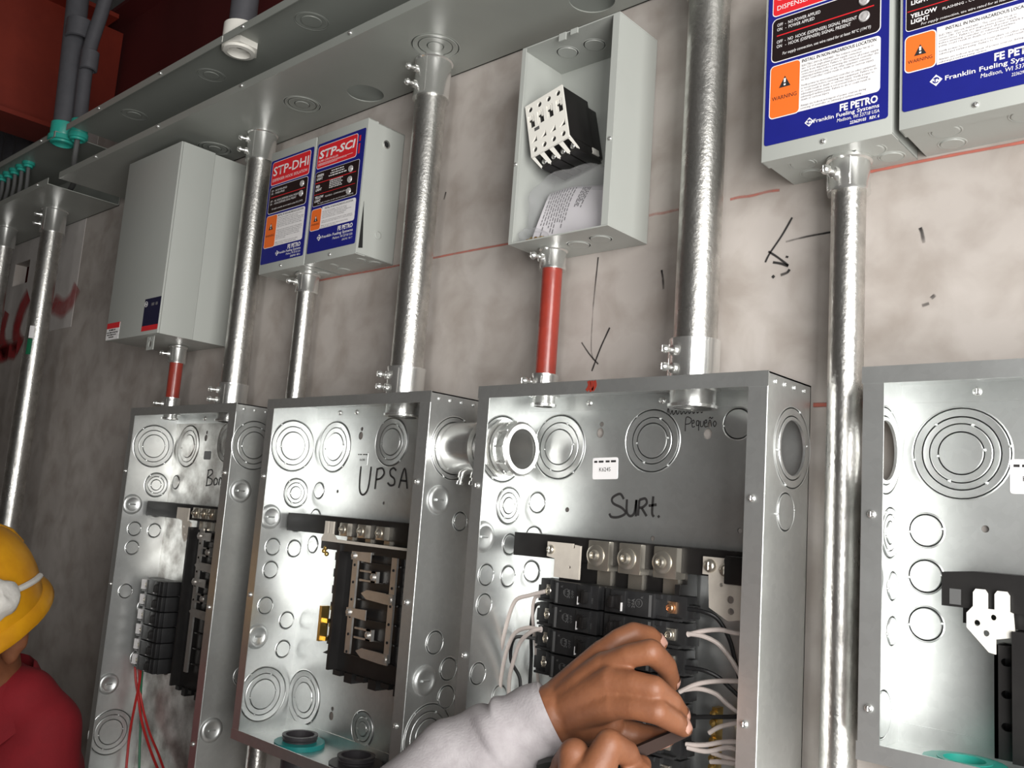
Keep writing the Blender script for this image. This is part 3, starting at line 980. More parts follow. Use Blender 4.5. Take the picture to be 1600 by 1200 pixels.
bo += letters(0.1850, 0.1215, 0.020, 0.013, [[(0.0, 1.0), (0.1, 0.0), (0.45, 0.2), (0.5, 1.0), (0.6, 0.1), (0.9, 0.1), (1.0, 1.0)]])
scribble(p1, bo, 0.0024)
b = MB()
for k in range(3):
    b.ribbon([(0.1690 + 0.004 * k, 0.0005), (0.1705 + 0.004 * k, 0.006 + 0.003 * (k % 2)), (0.167 + 0.004 * k, 0.0115)], 0.004, lambda u, v, h: V((u, -PD - 0.0016 - h, -v)), 0.0004)
b.build('red_paint_mark', 'red_tube', p3, flat=True, recalc=False)
bkt = lambda u, v: bk(u, -v, 0.0012)
for par, x, z, wv, hv, mt, top, code in ((p3, 0.1285, 0.090, 0.037, 0.026, 'label_white', (0.0320, 0.0030), 0.0165), (p2, 0.1290, 0.083, 0.025, 0.022, 'galv', (0.023, 0.0020), 0.012),
                                          (p1, 0.1330, 0.080, 0.024, 0.016, 'cable', None, None), (p4, 0.1125, 0.086, 0.037, 0.030, 'label_white', (0.031, 0.0030), 0.0165)):
    tl_ = math.radians(2.5 if par is p3 else 0)
    rot = lambda u, v, x=x, z=z, tl_=tl_: (x + u * math.cos(tl_) - v * math.sin(tl_), -z + u * math.sin(tl_) + v * math.cos(tl_))
    r0 = 0.0025
    poly = [(sx_ * (wv / 2 - r0) + r0 * math.cos(a_), sy_ * (hv / 2 - r0) + r0 * math.sin(a_)) for sx_, sy_, q_ in ((1, 1, 0), (-1, 1, 1), (-1, -1, 2), (1, -1, 3)) for a_ in [PI / 2 * (q_ + k / 4) for k in range(5)]]
    so = MB().prism([V((rot(*p)[0], -BK - TH, rot(*p)[1])) for p in poly], (0, -0.0005, 0)).build('sticker', mt, par, flat=True)
    bkt = lambda u, v: bk(rot(u, v)[0], -rot(u, v)[1], 0.0008)
    if top:
        dashes('faint_print', 'ink', [(-top[0] / 2, -0.002, hv * 0.27, top[1] * 0.8), (0.001, top[0] / 2, hv * 0.27, top[1] * 0.8)], so, bkt, 3)
        text_mesh('lettering', 'ink', [('K6245', 0, -hv * 0.14, code * 0.42, 'CENTER', {'fit': code, 'bold': 0.0, 'res': 2})], so, bkt)


# bus interiors
def fixed_parts(par, lugs, zl, big, bar, neutral_left=True, base=None, wall_d=0.050, bus=True, ladder=True, zend=0.395):
    """black moulded base with bar, lugs, bus bars, stabs; all screwed to its panel"""
    bx0, bx1 = bar
    b = MB()
    b.prism([V((bx0, -wall_d, -0.1735)), V((bx0 + 0.055, -wall_d + 0.010, -0.1735)), V((bx1, -wall_d + 0.012, -0.1735)), V((bx1, -0.012, -0.1735)), V((bx0, -0.012, -0.1735))], (0, 0, -0.0275))
    x0, x1 = base
    b.box(x0, x1, 0.010, 0.030, -zend, -0.195)
    b.box(x0, x0 + 0.0055, 0.030, 0.046, -zend, -0.213)
    b.box(x1 - 0.0055, x1, 0.030, 0.046, -zend, -0.213)
    if ladder:
        b.box(x0 - 0.006, x0, 0.018, 0.034, -zend + 0.01, -0.215)
        b.box(x0 - 0.022, x0 - 0.018, 0.018, 0.030, -zend + 0.04, -0.222)
        for k in range(6):
            b.box(x0 - 0.022, x0 - 0.005, 0.018, 0.032, -0.238 - 0.0245 * k, -0.226 - 0.0245 * k)
    nx = 6
    for k in range(nx):
        xa = x0 + (x1 - x0) * k / nx
        b.box(xa + 0.004, xa + (x1 - x0) / nx - 0.006, 0.012, 0.036, -zend - 0.007 - 0.006 * (k % 2), -zend)
    for k in range(9):
        b.box(x0 + 0.030, x1 - 0.030, 0.030, 0.0345, -0.236 - 0.0265 * k + 0.002, -0.236 - 0.0265 * k) if -0.236 - 0.0265 * k > -zend else None
    o = b.build('bus_base', 'black', par, ang=0.5)
    w_, h_, dp = (0.0345, 0.0330, 0.044) if big else (0.0225, 0.0190, 0.034)
    for k, x in enumerate(lugs):
        d1 = 0.048
        q = MB().box(x - w_ * 0.42, x + w_ * 0.42, d1 - dp * 0.75, d1, -zl - h_ / 2, -zl + h_ / 2, 0.0012)
        q.box(x - w_ * 0.28, x + w_ * 0.25, 0.030, 0.034, -zl - h_ / 2 - 0.020, -zl - h_ / 2 + 0.001)
        lo = q.build('lug', 'lug', o, ang=0.5)
        rr = h_ * 0.36
        MB().lathe([(rr, 0), (rr, 0.0012), (rr * 0.8, 0.0022), (rr * 0.55, 0.0024), (rr * 0.45, 0.0052), (rr * 0.30, 0.0060), (rr * 0.26, 0.0035), (0, 0.0035)],
                   V((x - w_ * 0.10, -d1, -zl)), (0, -1, 0), 24, False).build('lug_screw', 'lug', o, ang=0.6)
    if bus:
        xa, xb = x0 + 0.036, x1 - 0.040
        for x in (xa, xb):
            q = MB().box(x - 0.0055, x + 0.0055, 0.036, 0.0395, -zend + 0.028, -0.214)
            q.build('bus_bar', 'alu', o)
            for k in range(6):
                MB().lathe([(0.002, 0), (0.002, 0.0008), (0, 0.0010)], V((x, -0.0395, -0.240 - 0.0245 * k)), (0, -1, 0), 10, False).build('bus_rivet', 'hole', o)
        for k in range(6):
            z = -0.2265 - 0.0268 * k
            kind = k % 3
            if z < -zend + 0.02:
                break
            if kind == 0:      # blade from the left bus
                q = MB().box(xa - 0.006, xa + 0.010, 0.0395, 0.0425, z - 0.006, z + 0.006)
                q.prism([V((xa + 0.006, -0.0425, z + 0.006)), V((xa + 0.040, -0.0445, z + 0.0072)), V((xa + 0.040, -0.0445, z - 0.0072)), V((xa + 0.006, -0.0425, z - 0.006))], (0, 0.002, 0))
                q.lathe([(0.0048, 0), (0.0048, 0.002), (0.003, 0.0034), (0, 0.0034)], V((xa, -0.0425, z)), (0, -1, 0), 14, False)
            elif kind == 1:    # looped blade in the middle
                xm = (xa + xb) / 2
                q = MB().box(xm - 0.030, xm + 0.006, 0.036, 0.040, z + 0.0052, z + 0.0078)
                q.box(xm - 0.030, xm + 0.006, 0.036, 0.040, z - 0.0078, z - 0.0052)
                q.box(xm - 0.004, xm + 0.008, 0.034, 0.040, z - 0.0078, z + 0.0078)
                q.lathe([(0.0048, 0), (0.0048, 0.002), (0.003, 0.0034), (0, 0.0034)], V((xm + 0.001, -0.040, z)), (0, -1, 0), 14, False)
            else:              # blade from the right bus
                q = MB().box(xb - 0.012, xb + 0.006, 0.0395, 0.0425, z - 0.007, z + 0.007)
                q.prism([V((xb - 0.010, -0.0425, z + 0.0075)), V((xb - 0.048, -0.0445, z + 0.0085)), V((xb - 0.066, -0.040, z + 0.002)), V((xb - 0.048, -0.0445, z - 0.0045)), V((xb - 0.010, -0.0425, z - 0.0070))], (0, 0.002, 0))
                q.lathe([(0.0045, 0), (0.0045, 0.0016), (0, 0.0018)], V((xb, -0.0425, z)), (0, -1, 0), 14, False)
            q.build('stab', 'alu', o, ang=0.5)
    return o


def tongue_plate(par, pts, d, th, m, holes=(), screws=()):
    b = MB()
    b.sheet(pts, list(holes), lambda u, v: V((u, -d, -v)), (0, -th, 0), 16)
    o = b.build('neutral_plate', m, par, ang=0.5)
    return o


# panel 2: bare interior
i2 = fixed_parts(p2, (0.152, 0.194, 0.236), 0.1908, False, (0.012, 0.358), base=(0.140, 0.302), zend=0.393)
tongue_plate(i2, [(0.094, 0.2065), (0.100, 0.199), (0.100, 0.181), (0.1085, 0.181), (0.1085, 0.199), (0.1125, 0.199), (0.1125, 0.181), (0.121, 0.181), (0.121, 0.199), (0.130, 0.2065), (0.296, 0.2075), (0.296, 0.211), (0.094, 0.211)], 0.040, 0.003, 'cream')
MB().box(0.094, 0.296, 0.020, 0.042, -0.2225, -0.2105).build('shelf', 'black', i2)
q = MB().box(0.1085, 0.1145, 0.030, 0.044, -0.357, -0.306)
for k in range(9):
    q.lathe([(0.0022, 0), (0.0022, 0.004), (0, 0.005)], V((0.1085, -0.037, -0.309 - 0.0056 * k)), (-1, 0, 0), 10, False)
q.box(0.1145, 0.122, 0.034, 0.038, -0.330, -0.324)
q.box(0.1145, 0.122, 0.034, 0.038, -0.356, -0.350)
q.build('ground_bar', 'brass', i2, ang=0.6)
q = MB()
for x, z in ((0.100, 0.226), (0.107, 0.230), (0.104, 0.221)):
    q.ball(V((x, -0.040, -z)), 0.0036, 10, 7)
q.build('brass_screw', 'brass', i2)
q = MB().prism([V((0.108, -0.030, -0.375)), V((0.140, -0.030, -0.360)), V((0.140, -0.030, -0.376))], (0, 0.012, 0)).build('bracket', 'black', i2)

# panel 1: interior with breakers at lower left
i1 = fixed_parts(p1, (0.190, 0.217, 0.244), 0.1870, False, (0.010, 0.358), base=(0.168, 0.300), zend=0.490)
tongue_plate(i1, [(0.118, 0.180), (0.160, 0.180), (0.160, 0.203), (0.172, 0.206), (0.172, 0.222), (0.156, 0.240), (0.146, 0.228), (0.140, 0.203), (0.118, 0.200)], 0.042, 0.003, 'cream', [(0.150, 0.2135, 0.0035), (0.158, 0.2275, 0.0028)])

# panel 3: interior behind the breakers
i3 = fixed_parts(p3, (0.1560, 0.1985, 0.2440), 0.1915, True, (0.030, 0.355), base=(0.100, 0.262), bus=False, ladder=False, zend=0.62)
tongue_plate(i3, [(0.082, 0.181), (0.120, 0.181), (0.120, 0.186), (0.123, 0.186), (0.123, 0.182), (0.131, 0.183), (0.131, 0.201), (0.131, 0.221), (0.094, 0.221), (0.094, 0.200), (0.082, 0.198)], 0.046, 0.003, 'cream', [(0.117, 0.208, 0.0017)])
screw(i3, V((0.088, -0.049, -0.190)), (0, -1, 0), 0.0055, 0.004, 'lug', 'lug_screw')
tongue_plate(i3, [(0.287, 0.181), (0.311, 0.181), (0.311, 0.199), (0.345, 0.201), (0.345, 0.226), (0.333, 0.240), (0.318, 0.243), (0.296, 0.232), (0.294, 0.199), (0.287, 0.199)], 0.0405, 0.003, 'cream',
                 [(0.309, 0.208, 0.002), (0.320, 0.2215, 0.0038), (0.336, 0.219, 0.0036), (0.321, 0.233, 0.0034)])
screw(i3, V((0.296, -0.0435, -0.190)), (0, -1, 0), 0.0070, 0.005, 'lug', 'lug_screw')
screw(i3, V((0.314, -0.0435, -0.193)), (0, -1, 0), 0.0070, 0.005, 'lug', 'lug_screw')
MB().box(0.318, 0.360, 0.030, 0.056, -0.206, -0.178, 0.002).build('end_block', 'black', i3)
q = MB().box(0.300, 0.306, 0.024, 0.036, -0.46, -0.330)
for k in range(12):
    q.lathe([(0.0034, 0), (0.0034, 0.004), (0, 0.005)], V((0.303, -0.036, -0.336 - 0.0085 * k)), (0, -1, 0), 10, False)
q.build('ground_bar', 'brass', i3, ang=0.6)

# panel 4: right-edge interior
b = MB()
b.prism([V((0.0485, -0.042, -0.1725)), V((0.072, -0.038, -0.1700)), V((0.360, -0.038, -0.1700)), V((0.360, -0.038, -0.1950)), V((0.360, -0.038, -0.2010)), V((0.0485, -0.042, -0.2010))], (0, 0.028, 0))
b.box(0.064, 0.35, 0.012, 0.036, -0.214, -0.20)
b.sheet([(0.0895, 0.228), (0.1045, 0.228), (0.1045, 0.318), (0.0895, 0.318)], [(0.0990, 0.2410 + 0.0255 * k, 0.0046, 0.0034) for k in range(3)], lambda u, v: V((u, -0.042, -v)), (0, 0.003, 0), 16)
b.box(0.0895, 0.105, 0.012, 0.020, -0.318, -0.228)
b.box(0.0895, 0.0925, 0.012, 0.042, -0.318, -0.228)
b.box(0.1045, 0.30, 0.012, 0.050, -0.318, -0.215)
i4 = b.build('bus_base', 'black', p4, ang=0.5)
tongue_plate(i4, [(0.0695, 0.2045), (0.0745, 0.1985), (0.0745, 0.187), (0.0765, 0.184), (0.0835, 0.184), (0.0855, 0.187), (0.0855, 0.1995), (0.0910, 0.1995), (0.0910, 0.187), (0.0930, 0.184), (0.1000, 0.184), (0.1020, 0.187), (0.1020, 0.2000), (0.1045, 0.2010),
              (0.1060, 0.2200), (0.0915, 0.2235), (0.0915, 0.2355), (0.0865, 0.2345), (0.0695, 0.2165)], 0.043, 0.003, 'white_plastic',
             [(0.0775, 0.2120, 0.0026), (0.0900, 0.2060, 0.0024), (0.0845, 0.2195, 0.0026)])
MB().box(0.055, 0.064, 0.0415, 0.0425, -0.199, -0.186).build('cast_mark', 'cable', i4)

# through nipple between panels 2 and 3
t = thing('conduit_nipple', 'short zinc coupling joining the sides of the UPSA and Surt. panels', 'conduit fitting', (X2 + W2, -NIP[0], Z2 - NIP[1]))
g = X3 - X2 - W2
MB().pipe((-0.012, 0, 0), (g + 0.030, 0, 0), NIP[2] - 0.0008, NIP[2] - 0.005, 36).build('tube', 'chrome', t, ang=0.5)
b = MB().lathe([(NIP[2], 0.001), (NIP[2] + 0.004, 0.001), (NIP[2] + 0.004, g * 0.62), (NIP[2] + 0.0062, g * 0.64), (NIP[2] + 0.0062, g * 0.70), (NIP[2], g * 0.72)], (0, 0, 0), (1, 0, 0), 36, False)
c_ = b.build('coupling', 'chrome', t, ang=0.5)
for xx in (g * 0.30, g * 0.56):
    MB().lathe([(0.0050, NIP[2] + 0.002), (0.0050, NIP[2] + 0.010), (0.003, NIP[2] + 0.0102), (0.003, NIP[2] + 0.014), (0.005, NIP[2] + 0.0145), (0.005, NIP[2] + 0.019), (0, NIP[2] + 0.020)], (xx, 0, 0), (0, -0.2, -1), 14, False).build('set_screw', 'chrome', c_, ang=0.6)
b = MB().lathe([(NIP[2], g + TH + 0.0015), (NIP[2] + 0.0075, g + TH + 0.0015), (NIP[2] + 0.0075, g + TH + 0.006), (NIP[2], g + TH + 0.006)], (0, 0, 0), (1, 0, 0), 10, False)
b.lathe([(NIP[2], g + 0.010), (NIP[2] + 0.0035, g + 0.011), (NIP[2] + 0.0035, g + 0.016), (NIP[2] + 0.001, g + 0.018), (NIP[2] + 0.001, g + 0.024), (NIP[2] + 0.0038, g + 0.025), (NIP[2] + 0.0038, g + 0.033), (NIP[2] + 0.001, g + 0.035), (NIP[2] - 0.005, g + 0.035)], (0, 0, 0), (1, 0, 0), 36, False)
for k in range(10):
    a = 2 * PI * k / 10
    b.tube([V((g + 0.018, math.cos(a) * (NIP[2] + 0.003), math.sin(a) * (NIP[2] + 0.003))), V((g + 0.033, math.cos(a) * (NIP[2] + 0.0042), math.sin(a) * (NIP[2] + 0.0042)))], 0.0014, 6)
b.build('bushing', 'chrome', t, ang=0.5)


# threaded pvc ends standing up through panel floors
def pvc_end(label, x, y, z, r, m, colr='rubber', hh=0.019):
    t = thing('pvc_conduit_end', label, 'conduit fitting', (x, y, z))
    MB().lathe([(r * 0.84, -0.05), (r, -0.05), (r, hh - 0.0025), (r + 0.0016, hh - 0.002), (r + 0.0016, hh), (r * 0.84, hh), (r * 0.84, -0.05)], (0, 0, 0), (0, 0, 1), 36, False).build('threaded_end', colr, t, ang=0.5)
    MB().lathe([(r + 0.0002, 0.0018), (r + 0.0125, 0.0018), (r + 0.0125, 0.009), (r + 0.0002, 0.010)], (0, 0, 0), (0, 0, 1), 16, False).build('locknut', m, t, ang=0.5)
    b = MB()
    for k in range(int(max(0, (hh - 0.0125) / 0.0038))):
        b.lathe([(r, 0.0120 + 0.0038 * k), (r + 0.0012, 0.0134 + 0.0038 * k), (r, 0.0148 + 0.0038 * k)], (0, 0, 0), (0, 0, 1), 36, False)
    b.build('thread', colr, t) if hh > 0.017 else b.bm.free()
    return t


pvc_end('dark threaded pvc end with teal locknut in the floor of the UPSA panel', X2 + 0.0965, -0.047, Z2 - 0.511, 0.0245, 'teal')
pvc_end('dark threaded pvc end at the photo bottom, right of the teal locknut', X2 + 0.228, -0.047, Z2 - 0.511, 0.0245, 'rubber')
pvc_end('pvc end with bright green locknut at the lower right corner', 0.735, -0.062, Z4 - 0.330, 0.0190, 'green', 'green', 0.0105)


# ------------------------------------------------------------------ circuit breakers
def breaker(label, loc, group, mirror=False, parts=True):
    """one-pole plug-in breaker: toggle side towards the middle, terminal at the outer end (local +x)"""
    t = thing('circuit_breaker', label, 'circuit breaker', loc, group)
    sx = -1 if mirror else 1
    H = 0.0128
    fx = lambda a, b: (min(sx * a, sx * b), max(sx * a, sx * b))
    b = MB()
    b.box(*fx(0.0, 0.078), 0.0, 0.030, -H, H, 0.0008)
    b.box(*fx(0.003, 0.066), 0.030, 0.037, -H, H, 0.0010)
    b.box(*fx(0.012, 0.031), 0.037, 0.0395, -H * 0.92, H * 0.92, 0.0006)
    b.box(*fx(0.0665, 0.0975), 0.002, 0.0235, -H, H, 0.0008)           # stepped terminal end
    b.box(*fx(0.066, 0.072), 0.024, 0.033, H * 0.62, H, 0.0005)
    b.box(*fx(0.066, 0.094), 0.0235, 0.031, -H, -H * 0.78, 0.0005)
    b.box(*fx(0.094, 0.104), 0.006, 0.0200, -H * 0.75, H * 0.35, 0.0008)
    c = b.build('case', 'breaker', t, ang=0.5)
    q = MB().box(*fx(0.0145, 0.0195), 0.0395, 0.0475, -H * 0.55, H * 0.45, 0.0012)
    q.box(*fx(0.0195, 0.0275), 0.0395, 0.0420, -H * 0.60, H * 0.55, 0.0006)
    q.build('toggle', 'black', t, ang=0.5)
    MB().box(*fx(0.0275, 0.0282), 0.0396, 0.0424, -H * 0.75, -H * 0.05).build('toggle_line', 'label_white', t)
    MB().box(*fx(0.0600, 0.0632), 0.0371, 0.0376, -H * 0.9, H * 0.85).build('rating_strip', 'cable', t)
    q = MB().box(*fx(0.0745, 0.0865), 0.0235, 0.0265, -H * 0.46, H * 0.50, 0.0008)
    cx = sx * 0.0805
    q.lathe([(0.0050, 0.0265), (0.0050, 0.0285), (0.0042, 0.0300), (0.0034, 0.0306), (0.0030, 0.0296), (0, 0.0296)], (cx, 0, 0), (0, -1, 0), 18, False)
    e = 0.0033
    q.tube([V((cx - e, -0.0299, -e * 0.4)), V((cx + e, -0.0299, e * 0.4))], 0.0006, 5)
    q.build('terminal_screw', 'lug', t, ang=0.6)
    return t


def breaker_print(t, sx=1):
    fn = lambda u, v: V((u, -0.0376, v))
    text_mesh('rating_print', 'cable', [('OFF', sx * 0.0370, 0.0, 0.0052, 'CENTER', {'rot': PI / 2, 'res': 1}), ('20A', sx * 0.0425, 0.0, 0.0058, 'CENTER', {'rot': PI / 2, 'res': 1, 'bold': 0.02}),
                                      ('GE', sx * 0.0490, 0.001, 0.0046, 'CENTER', {'rot': PI / 2, 'res': 1}), ('R', sx * 0.0530, 0.0075, 0.0046, 'CENTER', {'rot': PI / 2, 'res': 1})], t, fn)
    text_mesh('toggle_print', 'cable', [('ON', sx * 0.0095, -0.004, 0.0040, 'CENTER', {'rot': PI / 2, 'res': 1})], t, fn)
    MB().lathe([(0.0044, 0), (0.0044, 0.0004), (0.0039, 0.0004), (0.0039, 0)], V((sx * 0.0475, -0.0371, 0.001)), (0, -1, 0), 20, False).build('print_ring', 'cable', t)


BZ, BP = 0.2370, 0.0273
ordn = ['top', 'second', 'third', 'fourth', 'fifth', 'sixth', 'seventh', 'eighth']
rb = breaker('black breaker at the top of the right-hand row, with copper-tinted terminal screw', (X3 + 0.1745, -0.023, Z3 - BZ), 'right-hand breakers')
breaker_print(rb)
for i in range(1, 7):
    c = copy_tree(rb)
    c.location.z = Z3 - BZ - BP * i
    c['label'] = 'black breaker, %s from the top of the right-hand row under the hands' % ordn[i]
for ch in kids(rb):
    if ch.name.startswith('terminal_screw'):
        ch.data = ch.data.copy()
        ch.data.materials[0] = M['copper']
lb_ = breaker('black breaker at the top of the left-hand row in the Surt. panel', (X3 + 0.1715, -0.023, Z3 - BZ), 'left-hand breakers', mirror=True)
breaker_print(lb_, -1)
for i in range(1, 4):
    c = copy_tree(lb_)
    c.location.z = Z3 - BZ - BP * i
    c['label'] = 'black breaker, %s from the top of the left-hand row in the Surt. panel' % ordn[i]
p1b = breaker('black breaker at the top of the row in the stained panel', (X1 + 0.1330, -0.023, Z1 - 0.328), 'breakers in the stained panel', mirror=True)
MB().box(-0.1030, -0.0920, 0.0205, 0.0285, -0.0095, 0.0085).build('terminal_clamp', 'label_white', p1b)
for i in range(1, 6):
    c = copy_tree(p1b)
    c.location.z = Z1 - 0.328 - BP * i
    c['label'] = 'black breaker, %s from the top of the row in the stained panel' % ordn[i]


# ------------------------------------------------------------------ wires
def wire(label, pts, m, r=0.0022, group=None):
    """pts: (photo x, photo y, distance from wall)"""
    P = smooth_pts([at(*p) for p in pts], 8)
    return tag(MB().tube(P, r, 9).build('wire', m), label, 'wire', group)


wire('white wire arching highest on the left of the breakers', [(852, 924, .050), (828, 930, .046), (806, 938, .040), (794, 966, .032), (784, 1010, .026), (777, 1055, .022), (775, 1100, .018)], 'wire_white', 0.0025)
wire('white wire in the outer of the two lower left loops', [(846, 985, .050), (824, 981, .050), (804, 990, .044), (792, 1016, .036), (784, 1052, .028), (778, 1100, .020)], 'wire_white', 0.0025)
wire('white wire in the inner of the two lower left loops', [(846, 982, .056), (830, 987, .056), (812, 1005, .048), (800, 1040, .038), (795, 1070, .030), (796, 1110, .020)], 'wire_white', 0.0025)
wire('pale wire hanging straight down against the left side of the breakers', [(850, 932, .044), (836, 934, .040), (832, 960, .034), (836, 1000, .026), (839, 1040, .020), (842, 1090, .016)], 'wire_white', 0.0020)
wire('black wire falling from the top left breaker', [(850, 944, .040), (837, 946, .034), (830, 975, .026), (830, 1030, .018), (826, 1090, .014)], 'wire_black')
wire('black wire looping left at mid height of the left breakers', [(846, 1000, .040), (824, 996, .034), (803, 998, .028), (798, 1030, .020), (812, 1060, .016), (812, 1095, .014)], 'wire_black')
wire('upper white wire leaving the second right terminal', [(1074, 992, .046), (1098, 986, .044), (1125, 984, .040), (1148, 989, .034), (1178, 992, .030)], 'wire_white', 0.0024)
wire('lower white wire leaving the second right terminal', [(1074, 990, .046), (1098, 994, .046), (1122, 1006, .042), (1142, 1030, .036), (1156, 1055, .032), (1172, 1090, .028)], 'wire_white', 0.0024)
wire('upper white wire leaving the right terminal beside the fingertips', [(1062, 1081, .046), (1085, 1070, .046), (1110, 1065, .042), (1140, 1064, .036), (1178, 1066, .032)], 'wire_white', 0.0024)
wire('lower white wire leaving the right terminal beside the fingertips', [(1060, 1080, .042), (1090, 1076, .042), (1118, 1084, .038), (1136, 1100, .034), (1156, 1114, .030), (1180, 1120, .028)], 'wire_white', 0.0024)
wire('black wire curving down from the top right terminal', [(1072, 951, .044), (1100, 956, .042), (1122, 968, .036), (1140, 1000, .030), (1150, 1040, .026), (1160, 1080, .022)], 'wire_black')
wire('black wire curving down from the middle right terminals', [(1070, 1043, .044), (1098, 1047, .042), (1122, 1058, .036), (1142, 1076, .030), (1165, 1098, .026)], 'wire_black')
wire('black wire running level beside the lower fingertips', [(1068, 1121, .044), (1100, 1120, .042), (1140, 1120, .036), (1180, 1118, .032)], 'wire_black')
wire('white wire just under the level black wire', [(1108, 1145, .040), (1124, 1136, .040), (1150, 1130, .036), (1180, 1130, .032)], 'wire_white', 0.0024)
wire('uppermost white wire of the low bundle at the right', [(1072, 1163, .048), (1100, 1164, .046), (1135, 1159, .040), (1178, 1160, .034)], 'wire_white', 0.0024)
wire('white wire crossing under the uppermost of the low bundle', [(1074, 1168, .050), (1104, 1174, .048), (1136, 1168, .042), (1156, 1174, .036), (1180, 1186, .032)], 'wire_white', 0.0024)
wire('white wire drooping out of the brass bar at the lower right', [(1112, 1176, .040), (1130, 1182, .040), (1154, 1190, .036), (1180, 1206, .032)], 'wire_white', 0.0024)
wire('lowest white wire at the bottom edge right of the breakers', [(1110, 1190, .042), (1132, 1191, .042), (1160, 1196, .038), (1184, 1214, .032)], 'wire_white', 0.0024)
wire('red wire on the left under the stained panel breakers', [(211, 1030, .040), (212, 1060, .036), (216, 1090, .030), (222, 1130, .030), (236, 1175, .030), (252, 1215, .03)], 'wire_red', 0.0024)
wire('red wire crossing over the other under the stained panel breakers', [(221, 1035, .044), (217, 1070, .038), (210, 1105, .034), (202, 1150, .03), (196, 1215, .03)], 'wire_red', 0.0024)
wire('red wire bowing right under the stained panel breakers', [(216, 1035, .030), (220, 1090, .024), (232, 1140, .020), (248, 1180, .02), (262, 1220, .02)], 'wire_red', 0.0022)
wire('green wire beside the red wires in the stained panel', [(223, 1040, .028), (220, 1080, .024), (220, 1120, .02), (218, 1170, .02), (217, 1220, .02)], 'wire_green', 0.0022)


# ------------------------------------------------------------------ labelled control boxes
BW, BH, BD = 0.1306, 0.2187, 0.0755
LX0, LX1, LZ0, LZ1 = 0.0030, 0.1274, 0.0165, 0.2030
FR = BD + 0.0004


def rrect(x0, x1, z0, z1, r, n=5, tl=True, tr=True, br=True, bl=True):
    P = []
    for cx, cz, a0, on in ((x1 - r, z1 - r, 0, tr), (x0 + r, z1 - r, PI / 2, tl), (x0 + r, z0 + r, PI, bl), (x1 - r, z0 + r, 1.5 * PI, br)):
        if on:
            P += [(cx + r * math.cos(a0 + PI / 2 * k / n), cz + r * math.sin(a0 + PI / 2 * k / n)) for k in range(n + 1)]
        else:
            P.append((x1 if cx == x1 - r and a0 in (0, 1.5 * PI) else x0, z1 if a0 in (0, PI / 2) else z0))
    return P


def patch(name, m, poly, lift, parent, th=0.00012):
    b = MB()
    b.prism([V((u, -FR - lift, v)) for u, v in poly], (0, -th, 0))
    return b.build(name, m, parent, flat=True)


def bordered(name, m, x0, x1, z0, z1, r, lift, parent, bw=0.0009, **k):
    patch(name + '_border', 'label_white', rrect(x0 - bw, x1 + bw, z0 - bw, z1 + bw, r + bw * 0.7, **k), lift, parent)
    return patch(name, m, rrect(x0, x1, z0, z1, r, **k), lift + 0.00014, parent)


FINE_A = ['ELECTRIC SHOCK HAZARD- This isolation controller has up to', 'two 120 volt single-phase power supply connection', 'points from dispensers. Failure to disconnect all power supply',
          'connection points before servicing this isolation controller, the', 'submerged turbine pump, or any other equipment connected', 'to this controller could result in death or serious injury.', '',
          'Verify power to interconnected controller on other equipment', 'is not present before servicing that equipment. Failure to do', 'so could result in death or serious injury. Verify power to',
          'submerged turbine pump is not present before servicing', 'submerged turbine pump. Failure to do so could result in', 'death or serious injury.', '',
          'Always use lockout and tagout of power sources during', 'servicing of controller or submerged turbine pump.']
FINE_B = ['ELECTRIC SHOCK HAZARD - This controller has up to', 'seven 240, 120 volt and single phase power supply', 'connections. Failure to disconnect all power supply points', 'before servicing controller or submerged turbine',
          'pump could result in death or serious injury.', '', 'Verify power to interconnected controllers on other equipment', 'submerged turbine pump. Failure to do so could result in injury.', '',
          'Always use lockout and tagout of power sources during', 'submerged turbine pump service.']


